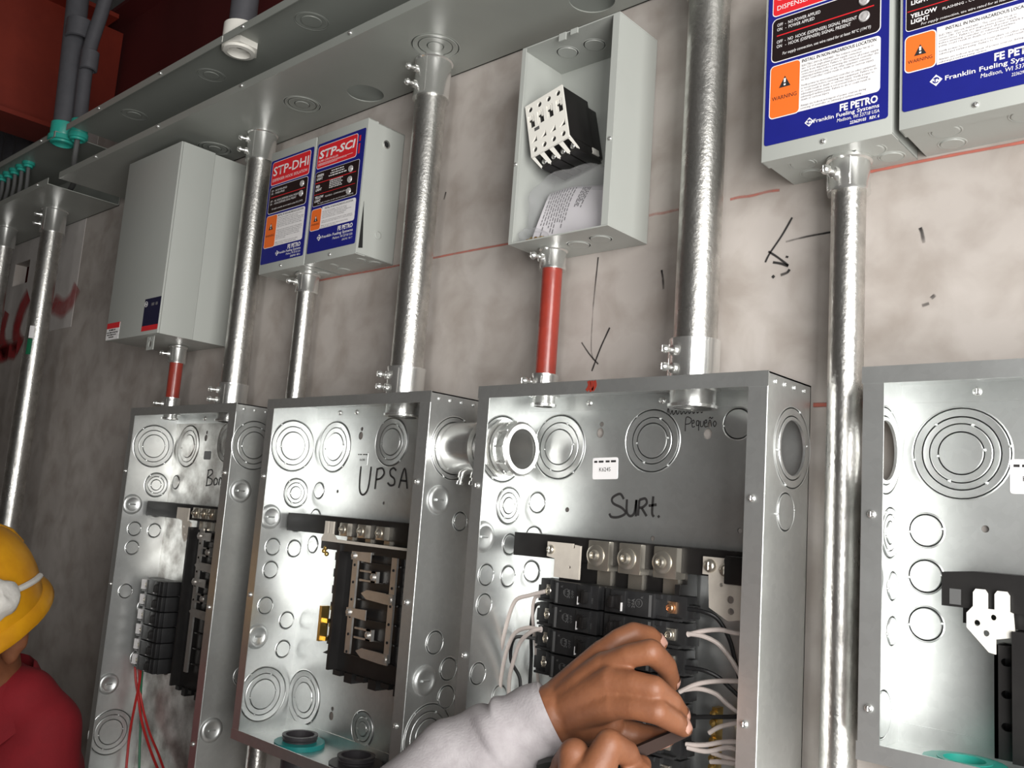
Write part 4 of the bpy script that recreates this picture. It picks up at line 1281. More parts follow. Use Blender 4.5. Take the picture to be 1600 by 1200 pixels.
def control_box(label, loc, kind, detail=True):
    t = thing('control_box', label, 'control box', loc)
    b = MB()
    b.sheet([(0.001, 0.0), (BW - 0.001, 0.0), (BW - 0.001, BD - 0.004), (0.001, BD - 0.004)], [(0.074, 0.037, 0.0185)] if False else [], lambda u, v: V((u, -v, 0.0012)), (0, 0, 0.0014))
    b.box(0.001, BW - 0.001, 0.0, 0.0014, 0.0012, BH - 0.001)
    b.box(0.001, 0.0024, 0.0, BD - 0.004, 0.0012, BH - 0.001)
    b.box(BW - 0.0024, BW - 0.001, 0.0, BD - 0.004, 0.0012, BH - 0.001)
    b.box(0.001, BW - 0.001, 0.0, BD - 0.004, BH - 0.0024, BH - 0.001)
    b.build('body', 'grey', t)
    b = MB()
    b.box(0, BW, BD - 0.0016, BD, 0, BH, 0.0007)
    b.box(0, 0.0014, BD - 0.014, BD - 0.001, 0, BH)
    b.box(BW - 0.0014, BW, BD - 0.020, BD - 0.001, 0.002, BH)
    b.box(0.0, BW, BD - 0.018, BD - 0.001, 0, 0.0013)
    b.box(0, BW, BD - 0.016, BD - 0.001, BH - 0.0013, BH)
    cov = b.build('cover', 'grey', t, ang=0.4)
    screw(t, V((BW / 2, -BD, 0.0078)), (0, -1, 0), 0.0028, 0.0018, 'chrome', 'cover_screw')
    for x, d, r in ((0.033, 0.050, 0.0125), (0.100, 0.048, 0.0140), (0.112, 0.022, 0.011), (0.030, 0.020, 0.011)):
        knockout(t, (x, -d, 0.0012), (0, 0, -1), (r,), 'grey', False, 28)
    for z in (BH - 0.030, 0.040):
        b = MB().lathe([(0.0068, 0), (0.0068, 0.0012), (0.0054, 0.0018), (0.0054, -0.0005), (0, -0.0005)], V((BW - 0.001, -0.036, z)), (1, 0, 0), 24, False)
        b.build('side_hole', 'chrome' if z > 0.1 else 'grey', t, ang=0.5)
        if z > 0.1:
            MB().lathe([(0.0052, 0), (0, 0.0002)], V((BW - 0.0008, -0.036, z)), (1, 0, 0), 20, False).build('side_hole_shade', 'hole', t)  # flat black disc, paints the shade inside the hole
    lb = patch('label', 'blue', rrect(LX0, LX1, LZ0, LZ1, 0.003), 0.0, t, 0.0003)
    fn = lambda u, v: V((u, -FR - 0.00075, v))
    FW = 'CENTER'
    if kind == 'hook':
        bordered('red_panel', 'label_red', 0.0088, 0.1188, 0.1575, 0.1985, 0.004, 0.0003, lb)
        bordered('black_panel', 'label_black', 0.0088, 0.1188, 0.1062, 0.1530, 0.005, 0.0003, lb)
        patch('text_panel', 'label_white', rrect(0.0388, 0.1197, 0.0449, 0.1018, 0.004, tl=False, bl=False), 0.00031, lb)
        bordered('warning_panel', 'orange', 0.0082, 0.0395, 0.0449, 0.1012, 0.004, 0.0003, lb)
        lamps = [(0.1035, 0.1435), (0.1035, 0.1262)]
        wz, tz = 0.0645, 0.0985
        red = [('STP-DHI', 0.0120, 0.1740, 0.0230, 'LEFT', {'fit': 0.103, 'bold': 0.012})]
        sub = [('DISPENSER HOOK ISOLATION', 0.0125, 0.1630, 0.0075, 'LEFT', {'fit': 0.101})]
        blk = [('OFF  -  NO POWER APPLIED', 0.0135, 0.1445, 0.0050, 'LEFT', {'fit': 0.046}), ('ON   -  POWER APPLIED', 0.0135, 0.1395, 0.0050, 'LEFT', {'fit': 0.040}),
               ('OFF  -  NO  HOOK (DISPENSER) SIGNAL PRESENT', 0.0135, 0.1258, 0.0050, 'LEFT', {'fit': 0.083}), ('ON   -  HOOK (DISPENSER) SIGNAL PRESENT', 0.0135, 0.1208, 0.0050, 'LEFT', {'fit': 0.077}),
               ('For supply connection, use wire rated for at least 90\u00b0C (194\u00b0F)', 0.0200, 0.1118, 0.0044, 'LEFT', {'fit': 0.090, 'shear': 0.2})]
        rules = [0.1345]
        head = [('INSTALL IN NON-HAZARDOUS LOCATION', 0.0415, 0.0968, 0.0049, 'LEFT', {'fit': 0.074, 'bold': 0.01})]
        fine, fz, fs, fw = FINE_A, 0.0925, 0.00305, 0.0764
        brand = [('FE PETRO', 0.1180, 0.0345, 0.0100, 'RIGHT', {'bold': 0.035, 'wide': 0.86}), ('Franklin Fueling Systems', 0.1195, 0.0290, 0.0056, 'RIGHT', {'bold': 0.012, 'fit': 0.064}),
                 ('Madison, WI 53718 USA', 0.1195, 0.0238, 0.0050, 'RIGHT', {'fit': 0.0405, 'shear': 0.15}), ('223629103   REV. 6', 0.1195, 0.0188, 0.0042, 'RIGHT', {'fit': 0.028, 'shear': 0.15, 'bold': 0.02})]
        dia = (0.0508, 0.0312, 0.0048)
    else:
        bordered('red_panel', 'label_red', 0.0060, 0.1080, 0.1600, 0.1975, 0.004, 0.0003, lb)
        bordered('black_panel', 'label_black', 0.0060, 0.1185, 0.0955, 0.1530, 0.003, 0.0003, lb, bw=0.0006)
        patch('text_panel', 'label_white', rrect(0.0330, 0.1195, 0.0545, 0.0910, 0.004, tl=False, bl=False), 0.00031, lb)
        bordered('warning_panel', 'orange', 0.0056, 0.0318, 0.0545, 0.0895, 0.004, 0.0003, lb)
        lamps = [(0.0985, 0.1415), (0.0985, 0.1240), (0.0985, 0.1050)]
        wz, tz = 0.0635, 0.078
        red = [('STP-SCI', 0.0095, 0.1765, 0.0190, 'LEFT', {'fit': 0.094, 'bold': 0.03, 'shear': 0.12}), ]
        sub = [('PUMP CONTROLLER', 0.0095, 0.1700, 0.0050, 'LEFT', {'fit': 0.052})]
        dashes('faint_print', 'label_white', [(0.0095, 0.100, 0.1672, 0.0007), (0.0095, 0.085, 0.1655, 0.0007), (0.0095, 0.060, 0.1638, 0.0007)], lb, fn, 5)
        dashes('side_print', 'label_red', [(0.1630, 0.1930, -0.1170, 0.0044)], lb, lambda u, v: fn(-v, u), 6)
        dashes('faint_print', 'label_white', [(0.048, 0.080, 0.1480, 0.0018), (0.046, 0.082, 0.1440, 0.0018), (0.042, 0.088, 0.1400, 0.0018)] + [(0.046, 0.080 - 0.003 * (k % 2), 0.1318 - 0.0030 * k, 0.0014) for k in range(5)], lb, fn, 7)
        blk = [('GREEN\nLIGHT', 0.0100, 0.1450, 0.0058, 'LEFT', {'bold': 0.03}), ('RED\nLIGHT', 0.0100, 0.1265, 0.0058, 'LEFT', {'bold': 0.03}), ('YELLOW\nLIGHT', 0.0100, 0.1075, 0.0058, 'LEFT', {'bold': 0.03}),
               ('FLASHING - COMMUNICATION', 0.0660, 0.1065, 0.0036, 'CENTER', {'fit': 0.056, 'res': 1}),
               ('For supply connection, use wire rated for at least 90\u00b0C (194\u00b0F)', 0.0190, 0.0978, 0.0036, 'LEFT', {'fit': 0.092, 'shear': 0.2, 'res': 1})]
        rules = [0.1345, 0.1148]
        head = [('INSTALL IN NON-HAZARDOUS LOCATION', 0.0405, 0.0858, 0.0046, 'LEFT', {'fit': 0.072, 'bold': 0.005})]
        fine, fz, fs, fw = FINE_B, 0.0815, 0.00260, 0.0800
        brand = [('FE PETRO', 0.1180, 0.0440, 0.0098, 'RIGHT', {'bold': 0.035, 'wide': 0.90}), ('Franklin Fueling Systems', 0.1195, 0.0375, 0.0062, 'RIGHT', {'bold': 0.012, 'fit': 0.079}),
                 ('Madison, WI 53718 USA', 0.1195, 0.0312, 0.0056, 'RIGHT', {'fit': 0.050, 'shear': 0.15}), ('223629102   REV. 7', 0.1195, 0.0258, 0.0042, 'RIGHT', {'fit': 0.026, 'shear': 0.15})]
        dia = (0.0325, 0.0398, 0.0055)
    text_mesh('headline_lettering', 'label_white', red, lb, fn)
    text_mesh('subtitle_lettering', 'label_white', sub, lb, fn)
    text_mesh('panel_lettering', 'label_white', blk, lb, fn)
    x0 = 0.0135 if kind == 'hook' else 0.0070
    patch('rule', 'label_red', [(x0, rules[0] - 0.0006), (0.1130, rules[0] - 0.0006), (0.1130, rules[0] + 0.0006), (x0, rules[0] + 0.0006)], 0.0005, lb)
    for z in rules[1:]:
        patch('rule', 'label_red', [(x0, z - 0.0004), (0.1130, z - 0.0004), (0.1130, z + 0.0004), (x0, z + 0.0004)], 0.0005, lb)
    text_mesh('heading_lettering', 'ink', head, lb, fn)
    lines = []
    for k, s_ in enumerate(fine):
        if s_:
            lines.append((s_, 0.0415 if kind == 'hook' else 0.0350, fz - fs * k, 0.0030 if kind == 'hook' else 0.0026, 'LEFT', {'res': 1, 'fit': fw * min(1.0, len(s_) / 62.0)}))
    text_mesh('fine_print', 'ink_grey', lines, lb, fn)
    text_mesh('brand_lettering', 'label_white', brand, lb, fn)
    dx, dz, dr = dia
    patch('diamond_emblem', 'label_white', [(dx - dr, dz), (dx, dz - dr), (dx + dr, dz), (dx, dz + dr)], 0.0004, lb)
    b = MB()
    for (a0, a1) in ((0, PI * 0.8), (PI, PI * 1.8)):
        b.ribbon([(dx + dr * 0.45 * math.cos(a0 + (a1 - a0) * k / 8), dz + dr * 0.45 * math.sin(a0 + (a1 - a0) * k / 8)) for k in range(9)], dr * 0.18, lambda u, v, h: V((u, -FR - 0.0006 - h, v)), 0.0002)
    b.ribbon([(dx - dr * 0.12, dz - dr * 0.3), (dx - dr * 0.12, dz + dr * 0.3)], dr * 0.16, lambda u, v, h: V((u, -FR - 0.0006 - h, v)), 0.0002)
    b.ribbon([(dx - dr * 0.12, dz + dr * 0.25), (dx + dr * 0.2, dz + dr * 0.25)], dr * 0.16, lambda u, v, h: V((u, -FR - 0.0006 - h, v)), 0.0002)
    b.build('emblem_mark', 'blue', lb, flat=True, recalc=False)
    wx = 0.0238 if kind == 'hook' else 0.0187
    ws = 0.0062 if kind == 'hook' else 0.0054
    zc = wz + (0.0175 if kind == 'hook' else 0.0105)
    patch('warning_triangle', 'ink', [(wx - ws, zc - ws * 0.95), (wx + ws, zc - ws * 0.95), (wx, zc + ws * 0.95)], 0.0006, lb)
    b = MB()
    for z0_, z1_, wd in ((-0.20, 0.52, 0.30), (-0.72, -0.42, 0.30)):
        b.prism([V((wx - ws * wd / 2, -FR - 0.0008, zc + ws * z0_)), V((wx + ws * wd / 2, -FR - 0.0008, zc + ws * z0_)), V((wx + ws * wd * 0.6, -FR - 0.0008, zc + ws * z1_)), V((wx - ws * wd * 0.6, -FR - 0.0008, zc + ws * z1_))], (0, -0.0001, 0))
    b.build('exclamation_mark', 'label_white', lb, flat=True)
    text_mesh('warning_lettering', 'ink', [('WARNING', wx, wz - 0.001, 0.0060 if kind == 'hook' else 0.0048, 'CENTER', {'fit': 0.0265 if kind == 'hook' else 0.0215})], lb, fn)
    for x, z in lamps:
        MB().lathe([(0.0056, 0), (0.0056, 0.0008), (0.0046, 0.0016), (0.0036, 0.0012), (0.0024, 0.0016), (0, 0.0020)], V((x, -FR - 0.0003, z)), (0, -1, 0), 24, False).build('indicator_lamp', 'lens', t, ang=0.9)
    return t


h1 = control_box('left one of the two large grey boxes at upper right, blue label with warning square', (0.5453, 0, 0.3934), 'hook')
s1 = control_box('right one of the two large grey boxes at upper right, cut by the photo edge', (0.6825, 0, 0.3950), 'pump')
c = copy_tree(h1)
c.location = (-0.3840, 0, 0.3927)
c['label'] = 'smaller grey box with blue label headed STP-DHI, left of its twin'
c = copy_tree(s1)
c.location = (-0.2490, 0, 0.3927)
c['label'] = 'smaller grey box with blue label headed STP-SCI and three indicator lamps'
# black wedge standing in for shade behind the ajar cover, right-hand one
MB().prism([V((BW - 0.0006, -BD + 0.004, 0.010)), V((BW - 0.0006, -BD + 0.012, 0.012)), V((BW - 0.0006, -BD + 0.006, 0.085))], (0.0010, 0, 0)).build('cover_gap_shade', 'hole', c)

# ------------------------------------------------------------------ tall plain cabinet
CX0, CX1, CZ0, CZ1, CD = -0.7993, -0.5875, 0.2946, 0.6583, 0.1425
t = thing('meter_cabinet', 'tall plain grey cabinet with small navy label, high on the left', 'cabinet', (CX0, 0, CZ0))
cw, ch = CX1 - CX0, CZ1 - CZ0
MB().box(0.001, cw - 0.001, 0, CD - 0.004, 0.001, ch - 0.001, 0.0015).build('body', 'grey', t, ang=0.4)
b = MB().box(0, cw, CD - 0.004, CD, 0, ch, 0.0012)
b.box(cw - 0.0012, cw + 0.0008, CD * 0.52, CD - 0.0041, 0.0, ch, 0.0003)
b.box(cw - 0.0012, cw + 0.0003, CD * 0.02, CD * 0.52 - 0.0006, 0.0, ch - 0.002, 0.0002)
b.build('cover', 'grey', t, ang=0.4)
b = MB()
b.sheet([(cw - 0.060, -0.026), (cw - 0.034, -0.026), (cw - 0.034, 0.0), (cw - 0.060, 0.0)], [(cw - 0.047, -0.015, 0.0055, 0.0065), (cw - 0.047, -0.005, 0.003, 0.003)], lambda u, v: V((u, -CD + 0.012, v)), (0, 0.0015, 0))
b.build('mounting_tab', 'grey', t)
lbl = MB().box(cw - 0.062, cw - 0.0008, CD, CD + 0.0004, 0.010, 0.068).build('label', 'navy', t)
MB().box(cw - 0.062, cw - 0.0008, CD + 0.0004, CD + 0.0006, 0.007, 0.0165).build('red_stripe', 'label_red', lbl)
fn = lambda u, v: V((u, -CD - 0.0009, v))
dashes('faint_print', 'ink_grey', [(cw - 0.034, cw - 0.006, 0.0530, 0.0055)], lbl, fn, 4)
MB().lathe([(0.0055, 0), (0.0055, 0.0003), (0.0044, 0.0003), (0.0044, 0)], V((cw - 0.056, -CD - 0.0004, 0.058)), (0, -1, 0), 24, False).build('round_emblem', 'label_white', lbl)
MB().lathe([(0.0022, 0), (0, 0.0003)], V((cw - 0.056, -CD - 0.0004, 0.058)), (0, -1, 0), 16, False).build('round_emblem', 'label_white', lbl)
lbl = MB().box(0.002, 0.056, CD, CD + 0.0004, 0.0015, 0.034).build('notice', 'label_white', t)
MB().box(0.002, 0.056, CD + 0.0004, CD + 0.0006, 0.0235, 0.0345).build('red_header', 'label_red', lbl)
dashes('faint_print', 'ink', [(0.014, 0.042, 0.0190, 0.0026), (0.005, 0.053, 0.0142, 0.0022), (0.008, 0.048, 0.0097, 0.0022), (0.016, 0.036, 0.0050, 0.0024)], lbl, fn, 8)

# ------------------------------------------------------------------ open box with contactor and bag
OX0, OX1, OZ0, OZ1, OD = 0.2049, 0.3597, 0.3555, 0.6215, 0.0825
t = thing('open_box', 'open grey box without cover, holding a contactor and a bagged leaflet', 'box', (OX0, 0, OZ0))
ow, oh = OX1 - OX0, OZ1 - OZ0
b = MB()
b.box(0, ow, 0.001, 0.0026, 0, oh)
b.box(0.0001, 0.0016, 0.0026, OD - 0.0013, 0.0017, oh - 0.0017)
b.box(ow - 0.0016, ow - 0.0001, 0.0026, OD - 0.0013, 0.0017, oh - 0.0017)
b.box(0, ow, 0.0026, OD, oh - 0.0016, oh)
b.sheet([(0, 0.0026), (ow, 0.0026), (ow, OD), (0, OD)], [(0.2450 - OX0, 0.040, 0.0138)], lambda u, v: V((u, -v, 0)), (0, 0, 0.0016))
b.box(0.0, 0.0065, OD - 0.0012, OD + 0.0002, 0.0017, oh - 0.0017)
b.box(ow - 0.0095, ow, OD - 0.0012, OD + 0.0002, 0.0017, oh - 0.0017)
b.box(ow * 0.40, ow * 0.47, OD - 0.001, OD + 0.0012, oh - 0.010, oh)
b.box(ow * 0.52, ow * 0.59, OD - 0.001, OD + 0.0012, oh - 0.007, oh)
b.build('body', 'grey', t, ang=0.4)
for x, d in ((0.045, 0.045), (0.085, 0.040)):
    knockout(t, (x, -d, oh - 0.0016), (0, 0, -1), (0.0135,), 'grey', False, 28)
for x, d, r in ((0.080, 0.040, 0.0140), (0.118, 0.046, 0.0130)):
    knockout(t, (x, -d, 0), (0, 0, -1), (r,), 'grey', False, 28)
screw(t, V((0.100, -0.0026, oh - 0.070)), (0, -1, 0), 0.006, 0.004, 'chrome', 'mounting_screw')
screw(t, V((0.100, -0.0026, oh - 0.104)), (0, -1, 0), 0.003, 0.002, 'hole', 'mounting_screw')
screw(t, V((0.003, -OD, oh * 0.40)), (0, -1, 0), 0.0026, 0.002, 'chrome', 'cover_screw')
screw(t, V((ow - 0.004, -OD, oh * 0.40)), (0, -1, 0), 0.0026, 0.002, 'chrome', 'cover_screw')

# contactor: square to the wall but turned 13 degrees
cc = V((0.2490, -0.0, 0.5125))
t = thing('contactor', 'black contactor with white face standing tilted in the open grey box', 'contactor', cc, rot=(0, -math.radians(13.2), 0))
CWD, CHT = 0.0616, 0.0752
b = MB()
b.box(-CWD / 2, CWD / 2, 0.022, 0.0735, -CHT / 2 + 0.004, CHT / 2 - 0.001, 0.001)
b.box(-CWD / 2 + 0.002, CWD / 2, 0.006, 0.030, -CHT / 2 - 0.004, CHT / 2 - 0.010, 0.001)
for k in range(4):
    xa = -CWD / 2 + CWD * (k + 0.5) / 4
    b.box(xa - 0.0068, xa + 0.0068, 0.010, 0.058, -CHT / 2 - 0.010, -CHT / 2 + 0.006, 0.001)
    b.box(xa - 0.0030, xa + 0.0030, 0.050, 0.070, CHT / 2 - 0.002, CHT / 2 + 0.0035, 0.0005)
b.build('housing', 'black', t, ang=0.5)
b = MB()
holes = []
for k in range(4):
    u = -CWD / 2 + CWD * (k + 0.5) / 4
    holes += [(u, CHT / 2 - 0.0085, 0.0036), (u, -CHT / 2 + 0.0085, 0.0036)]
    holes.append(((u - 0.0052, 0.0025), (u + 0.0046, 0.0025), (u + 0.0046, 0.0205), (u - 0.0052, 0.0205)))
    holes.append(((u - 0.0050, -0.0185), (u + 0.0050, -0.0185), (u + 0.0050, -0.0100)))
b.sheet([(-CWD / 2, -CHT / 2), (CWD / 2, -CHT / 2), (CWD / 2, CHT / 2), (-CWD / 2, CHT / 2)], holes, lambda u, v: V((u, -0.0735, v)), (0, -0.0025, 0), 18)
for k in range(4):
    u = -CWD / 2 + CWD * (k + 0.5) / 4
    b.box(u - 0.0050, u - 0.0005, 0.0737, 0.0752, 0.0155, 0.0203)
    b.box(u + 0.0008, u + 0.0044, 0.0737, 0.0752, 0.0120, 0.0203)
    b.box(u - 0.0046, u - 0.0030, 0.0737, 0.0752, 0.0026, 0.0120)
for k in range(5):
    u = -CWD / 2 + CWD * k / 4
    a, c_ = max(u - 0.0022, -CWD / 2), min(u + 0.0022, CWD / 2)
    b.prism([V((a - 0.001, -0.0745, -CHT / 2 + 0.001)), V((c_ + 0.001, -0.0745, -CHT / 2 + 0.001)), V((c_, -0.056, -CHT / 2 - 0.009)), V((a, -0.056, -CHT / 2 - 0.009))], (0, 0, 0.0015))
b.build('face_plate', 'white_plastic', t, ang=0.5)
MB().box(-0.020, -0.012, 0.0760, 0.0763, -0.0045, 0.0000).build('face_mark', 'cable', t)
MB().box(CWD / 2 - 0.012, CWD / 2 + 0.001, 0.014, 0.028, -CHT / 2 - 0.0045, -CHT / 2 + 0.004, 0.001).build('coil_terminal', 'white_plastic', t)
for k in range(4):
    u = -CWD / 2 + CWD * (k + 0.5) / 4
    screw(t, V((u, -0.0585, -CHT / 2 - 0.002)), (0, -1, 0), 0.0042, 0.002, 'chrome', 'terminal_screw')
    MB().lathe([(0.0030, 0), (0.0030, 0.0006), (0, 0.0008)], V((u, -0.0737, CHT / 2 - 0.0085)), (0, -1, 0), 14, False).build('terminal_screw', 'hole', t)

# leaflet and its bag on the box floor
leaf_fn = lambda u, v: V((OX0 + 0.012 + u * 0.126 + 0.004 * math.sin(v * 3), -0.058 + 0.010 * math.sin(u * 2.6 + 0.4) + 0.030 * v * v + 0.003 * math.sin(7 * u + 3 * v), OZ0 + 0.006 + v * 0.078 + 0.010 * u * v - 0.016 * u * u * v + 0.002 * math.sin(6 * u)))
t = thing('leaflet', 'folded white instruction leaflet with faint print inside the clear bag', 'leaflet', (0, 0, 0))
b = MB()
n = 14
g_ = [[b.bm.verts.new(leaf_fn(i / n, j / n)) for j in range(n + 1)] for i in range(n + 1)]
h_ = [[b.bm.verts.new(leaf_fn(i / n, j / n) + V((0.001, 0.009 + 0.004 * math.sin(i * 0.7), 0))) for j in range(n + 1)] for i in range(n + 1)]
for G in (g_, h_):
    for i in range(n):
        for j in range(n):
            b.bm.faces.new((G[i][j], G[i + 1][j], G[i + 1][j + 1], G[i][j + 1]))
for i in range(n):
    b.bm.faces.new((g_[i][n], g_[i + 1][n], h_[i + 1][n], h_[i][n]))
b.build('sheets', 'paper', t, ang=1.2)
b = MB()
rnd = random.Random(3)
for i in range(15):
    u0 = 0.05 + 0.034 * i if i < 10 else 0.44 + 0.02 * (i - 10)
    vlen = (0.80 if i < 10 else 0.45) * (0.7 + 0.3 * rnd.random())
    v = 0.96
    while v > 0.96 - vlen:
        dv = 0.03 + 0.06 * rnd.random()
        p = [leaf_fn(u0 - 0.006, v), leaf_fn(u0 + 0.006, v), leaf_fn(u0 + 0.006, v - dv), leaf_fn(u0 - 0.006, v - dv)]
        b.bm.faces.new([b.bm.verts.new(q + V((0, -0.0006, 0.0002))) for q in p])
        v -= dv + 0.02
b.build('print', 'ink_grey', t, flat=True)


def crumple(name, label, c, rad, m, seed, cat, amp=0.13):
    b = MB()
    bmesh.ops.create_icosphere(b.bm, subdivisions=4, radius=1)
    rr = random.Random(seed)
    dirs = [V((rr.uniform(-1, 1), rr.uniform(-1, 1), rr.uniform(-1, 1))).normalized() for _ in range(26)]
    for v in b.bm.verts:
        d = v.co.normalized()
        f = min(1.0 / max(d.dot(k), 1e-3) * (0.86 + 0.14 * ((i * 37) % 11) / 11) for i, k in enumerate(dirs) if d.dot(k) > 0.3) if any(d.dot(k) > 0.3 for k in dirs) else 1.2
        f = min(f, 1.25)
        sup = max(abs(d.x) ** 3 + abs(d.y) ** 3 + abs(d.z) ** 3, 0.1) ** (-1 / 3)
        v.co = V((d.x * rad[0], d.y * rad[1], d.z * rad[2])) * (0.75 * sup + 0.25 * f) * (1 + amp * 0.3 * math.sin(9 * d.x + 5 * d.z))
        v.co += V(c)
    return tag(b.build(name, m, None, ang=0.28), label, cat)


crumple('plastic_bag', 'crumpled clear plastic bag around the leaflet in the open grey box', (OX0 + 0.0755, -0.048, OZ0 + 0.0485), (0.071, 0.029, 0.046), 'clear', 5, 'bag')
crumple('plastic_bag', 'small clear bag of brass screws at the left corner of the open box', (OX0 + 0.021, -0.060, OZ0 + 0.013), (0.018, 0.016, 0.0105), 'clear', 9, 'bag')
for k, (x, d) in enumerate(((0.018, 0.066), (0.026, 0.060), (0.022, 0.055))):
    p = V((OX0 + x, -d, OZ0 + 0.0065 + 0.003 * k))
    b = MB().tube([p, p + V((0.010, -0.004 + 0.004 * k, 0.002))], 0.0014, 8)
    b.lathe([(0.003, 0), (0.003, 0.0012), (0.0018, 0.0022), (0, 0.0024)], p, V((-1, 0.3, -0.1)), 12, False)
    tag(b.build('brass_screw', 'brass'), 'brass screw inside the small clear bag in the open box', 'screw', 'screws in the small bag')


# ------------------------------------------------------------------ people
def pxd(px, py, D):
    """point at distance D from the camera along a photo pixel"""
    v = (r_ * ((px - 800) / CAM_F) + u_ * (-(py - 600) / CAM_F) + f_).normalized()
    return CAM_C + v * D


def join_into(dst, src):
    """merge src's surface into dst (same figure, seam hidden under the cuff)"""
    bm = bmesh.new()
    bm.from_mesh(dst.data)
    bm.from_mesh(src.data)
    bm.to_mesh(dst.data)
    bm.free()
    old = src.data
    bpy.data.objects.remove(src)
    bpy.data.meshes.remove(old)
    dst.data.shade_smooth()


# worker in the yellow hard hat, standing with his back to the wall, head bowed
FW = V((0.58, -0.81, 0)).normalized()
LF = V((-FW.y, FW.x, 0))
UP = V((0, 0, 1))
HC = pxd(-76, 996, 1.68)                       # centre of the head
pa = thing('person', 'person in yellow hard hat and red polo shirt at the lower left corner', 'person', (HC.x, HC.y + 0.05, FL))
PO = V(pa.location)
ax = (UP * 0.91 + FW * 0.41).normalized()      # bowed head axis
hf = (FW * 0.91 - UP * 0.41).normalized()      # where the face points


LIFT = 0.062       # the bowed head sinks towards the chest


def A(f, l, u):
    """head-centred body coordinates: forward, left, up -> local to the person"""
    return HC + FW * (f - 0.03) + LF * l + UP * (u + LIFT) - PO


def Hd(f, l, u):
    return HC + hf * f + LF * l + ax * u - PO


neck = A(-0.045, 0, -0.115)
chest = A(-0.085, 0, -0.30)
belly = A(-0.075, 0, -0.52)
hip = A(-0.085, 0, -0.72)
foot_z = FL - HC.z - LIFT
head = [[(Hd(-0.025, 0, 0.035), 0.088), (Hd(0.02, 0, 0.03), 0.082), (Hd(0.045, 0, -0.05), 0.058), (Hd(0.062, 0, -0.088), 0.036)],
        [(Hd(-0.03, 0, -0.02), 0.066), (neck, 0.060), (A(-0.06, 0, -0.19), 0.066)],
        [(Hd(0.094, 0, 0.012), 0.010), (Hd(0.108, 0, -0.022), 0.015)],
        [(Hd(0.085, -0.02, -0.055), 0.012), (Hd(0.085, 0.02, -0.055), 0.012)]]
for s_ in (-1, 1):
    head += [[(Hd(0.078, 0.033 * s_, 0.010), 0.014)], [(Hd(-0.012, 0.088 * s_, 0.004), 0.019), (Hd(-0.008, 0.088 * s_, -0.030), 0.013)], [(Hd(-0.020, 0.100 * s_, 0.008), 0.015), (Hd(-0.018, 0.099 * s_, -0.012), 0.013)]]
arms = []
for s_ in (-1, 1):
    sh = A(-0.075, 0.104 * s_, -0.212)
    el = A(-0.06, 0.145 * s_, -0.48)
    wr = A(0.10, 0.16 * s_, -0.62)
    arms.append((sh, el, wr))
    hand = A(0.16, 0.11 * s_, -0.64)
    head += [[(sh, 0.050), (el, 0.040), (wr, 0.028), (hand, 0.030)]]
    for k in range(4):
        q = hand + FW * (0.012 * k) - UP * (0.012 * k)
        head += [[(q, 0.012), (q + LF * (-0.055 * s_) + FW * 0.02, 0.010), (q + LF * (-0.085 * s_) - UP * 0.012, 0.009)]]
    head += [[(hand + UP * 0.012, 0.013), (hand + UP * 0.035 - LF * 0.04 * s_, 0.011)]]
head += [[(chest, 0.12), (belly, 0.12), (hip, 0.13)]]
for s_ in (-1, 1):
    hj = A(-0.085, 0.09 * s_, -0.74)
    kn = A(-0.055, 0.10 * s_, (-0.74 + foot_z) / 2)
    an = A(-0.085, 0.11 * s_, foot_z + 0.08)
    head += [[(hj, 0.085), (kn, 0.055), (an, 0.040), (A(0.06, 0.12 * s_, foot_z + 0.035), 0.034)]]
organic('body', head, 'skin', pa, 0.0065, 4)
polo = [[(A(-0.075, -0.06, -0.175), 0.060), (A(-0.075, 0.06, -0.175), 0.060)], [(A(-0.085, 0, -0.165), 0.062), (A(-0.080, 0.06, -0.185), 0.060), (A(-0.078, 0.104, -0.212), 0.060)], [(A(-0.085, 0, -0.165), 0.062), (A(-0.080, -0.06, -0.185), 0.060), (A(-0.078, -0.104, -0.212), 0.060)],
        [(A(-0.075, -0.07, -0.30), 0.100), (A(-0.075, 0.07, -0.30), 0.100)], [(A(-0.085, -0.07, -0.30), 0.10), (A(-0.08, -0.075, -0.52), 0.105), (A(-0.085, -0.07, -0.76), 0.110)],
        [(A(-0.085, 0.07, -0.30), 0.10), (A(-0.08, 0.075, -0.52), 0.105), (A(-0.085, 0.07, -0.76), 0.110)], [(A(-0.07, 0, -0.52), 0.115), (A(-0.08, 0, -0.76), 0.12)]]
for sh, el, wr in arms:
    polo.append([(sh, 0.060), (sh.lerp(el, 0.5), 0.058), (sh.lerp(el, 0.85), 0.058)])
sh_ = organic('polo_shirt', polo, 'polo', pa, 0.007, 14)
# collar: two folded wings round an open neck
b = MB()
rows = []
for k in range(15):
    a = -2.75 + 5.5 * k / 14
    c_, s_ = math.cos(a), math.sin(a)
    openf = max(0.0, abs(a) - 1.9) / 0.85
    base = A(-0.062 - 0.079 * c_ * (1 - 0.10 * openf), 0.080 * s_ * (1 - 0.25 * openf), -0.128 - 0.040 * (1 - c_) * 0.5)
    top = base + UP * 0.022 + (A(-0.062, 0, 0) - A(-0.062 - 0.01 * c_, 0.01 * s_, 0))
    out = A(-0.062 - 0.105 * c_, 0.108 * s_, -0.160 - 0.055 * (1 - c_) * 0.5 - 0.045 * openf)
    rows.append([base, top, top + (out - base) * 0.18 + UP * 0.004, out, out - UP * 0.003 - (out - base) * 0.05, base - UP * 0.006])
R_ = [[b.bm.verts.new(p) for p in row] for row in rows]
for p, q in zip(R_[:-1], R_[1:]):
    for k in range(5):
        b.bm.faces.new((p[k], p[k + 1], q[k + 1], q[k]))
b.build('collar', 'polo', pa, ang=1.2)
trou = [[(A(-0.085, -0.07, -0.76), 0.115), (A(-0.085, 0.07, -0.76), 0.115)]]
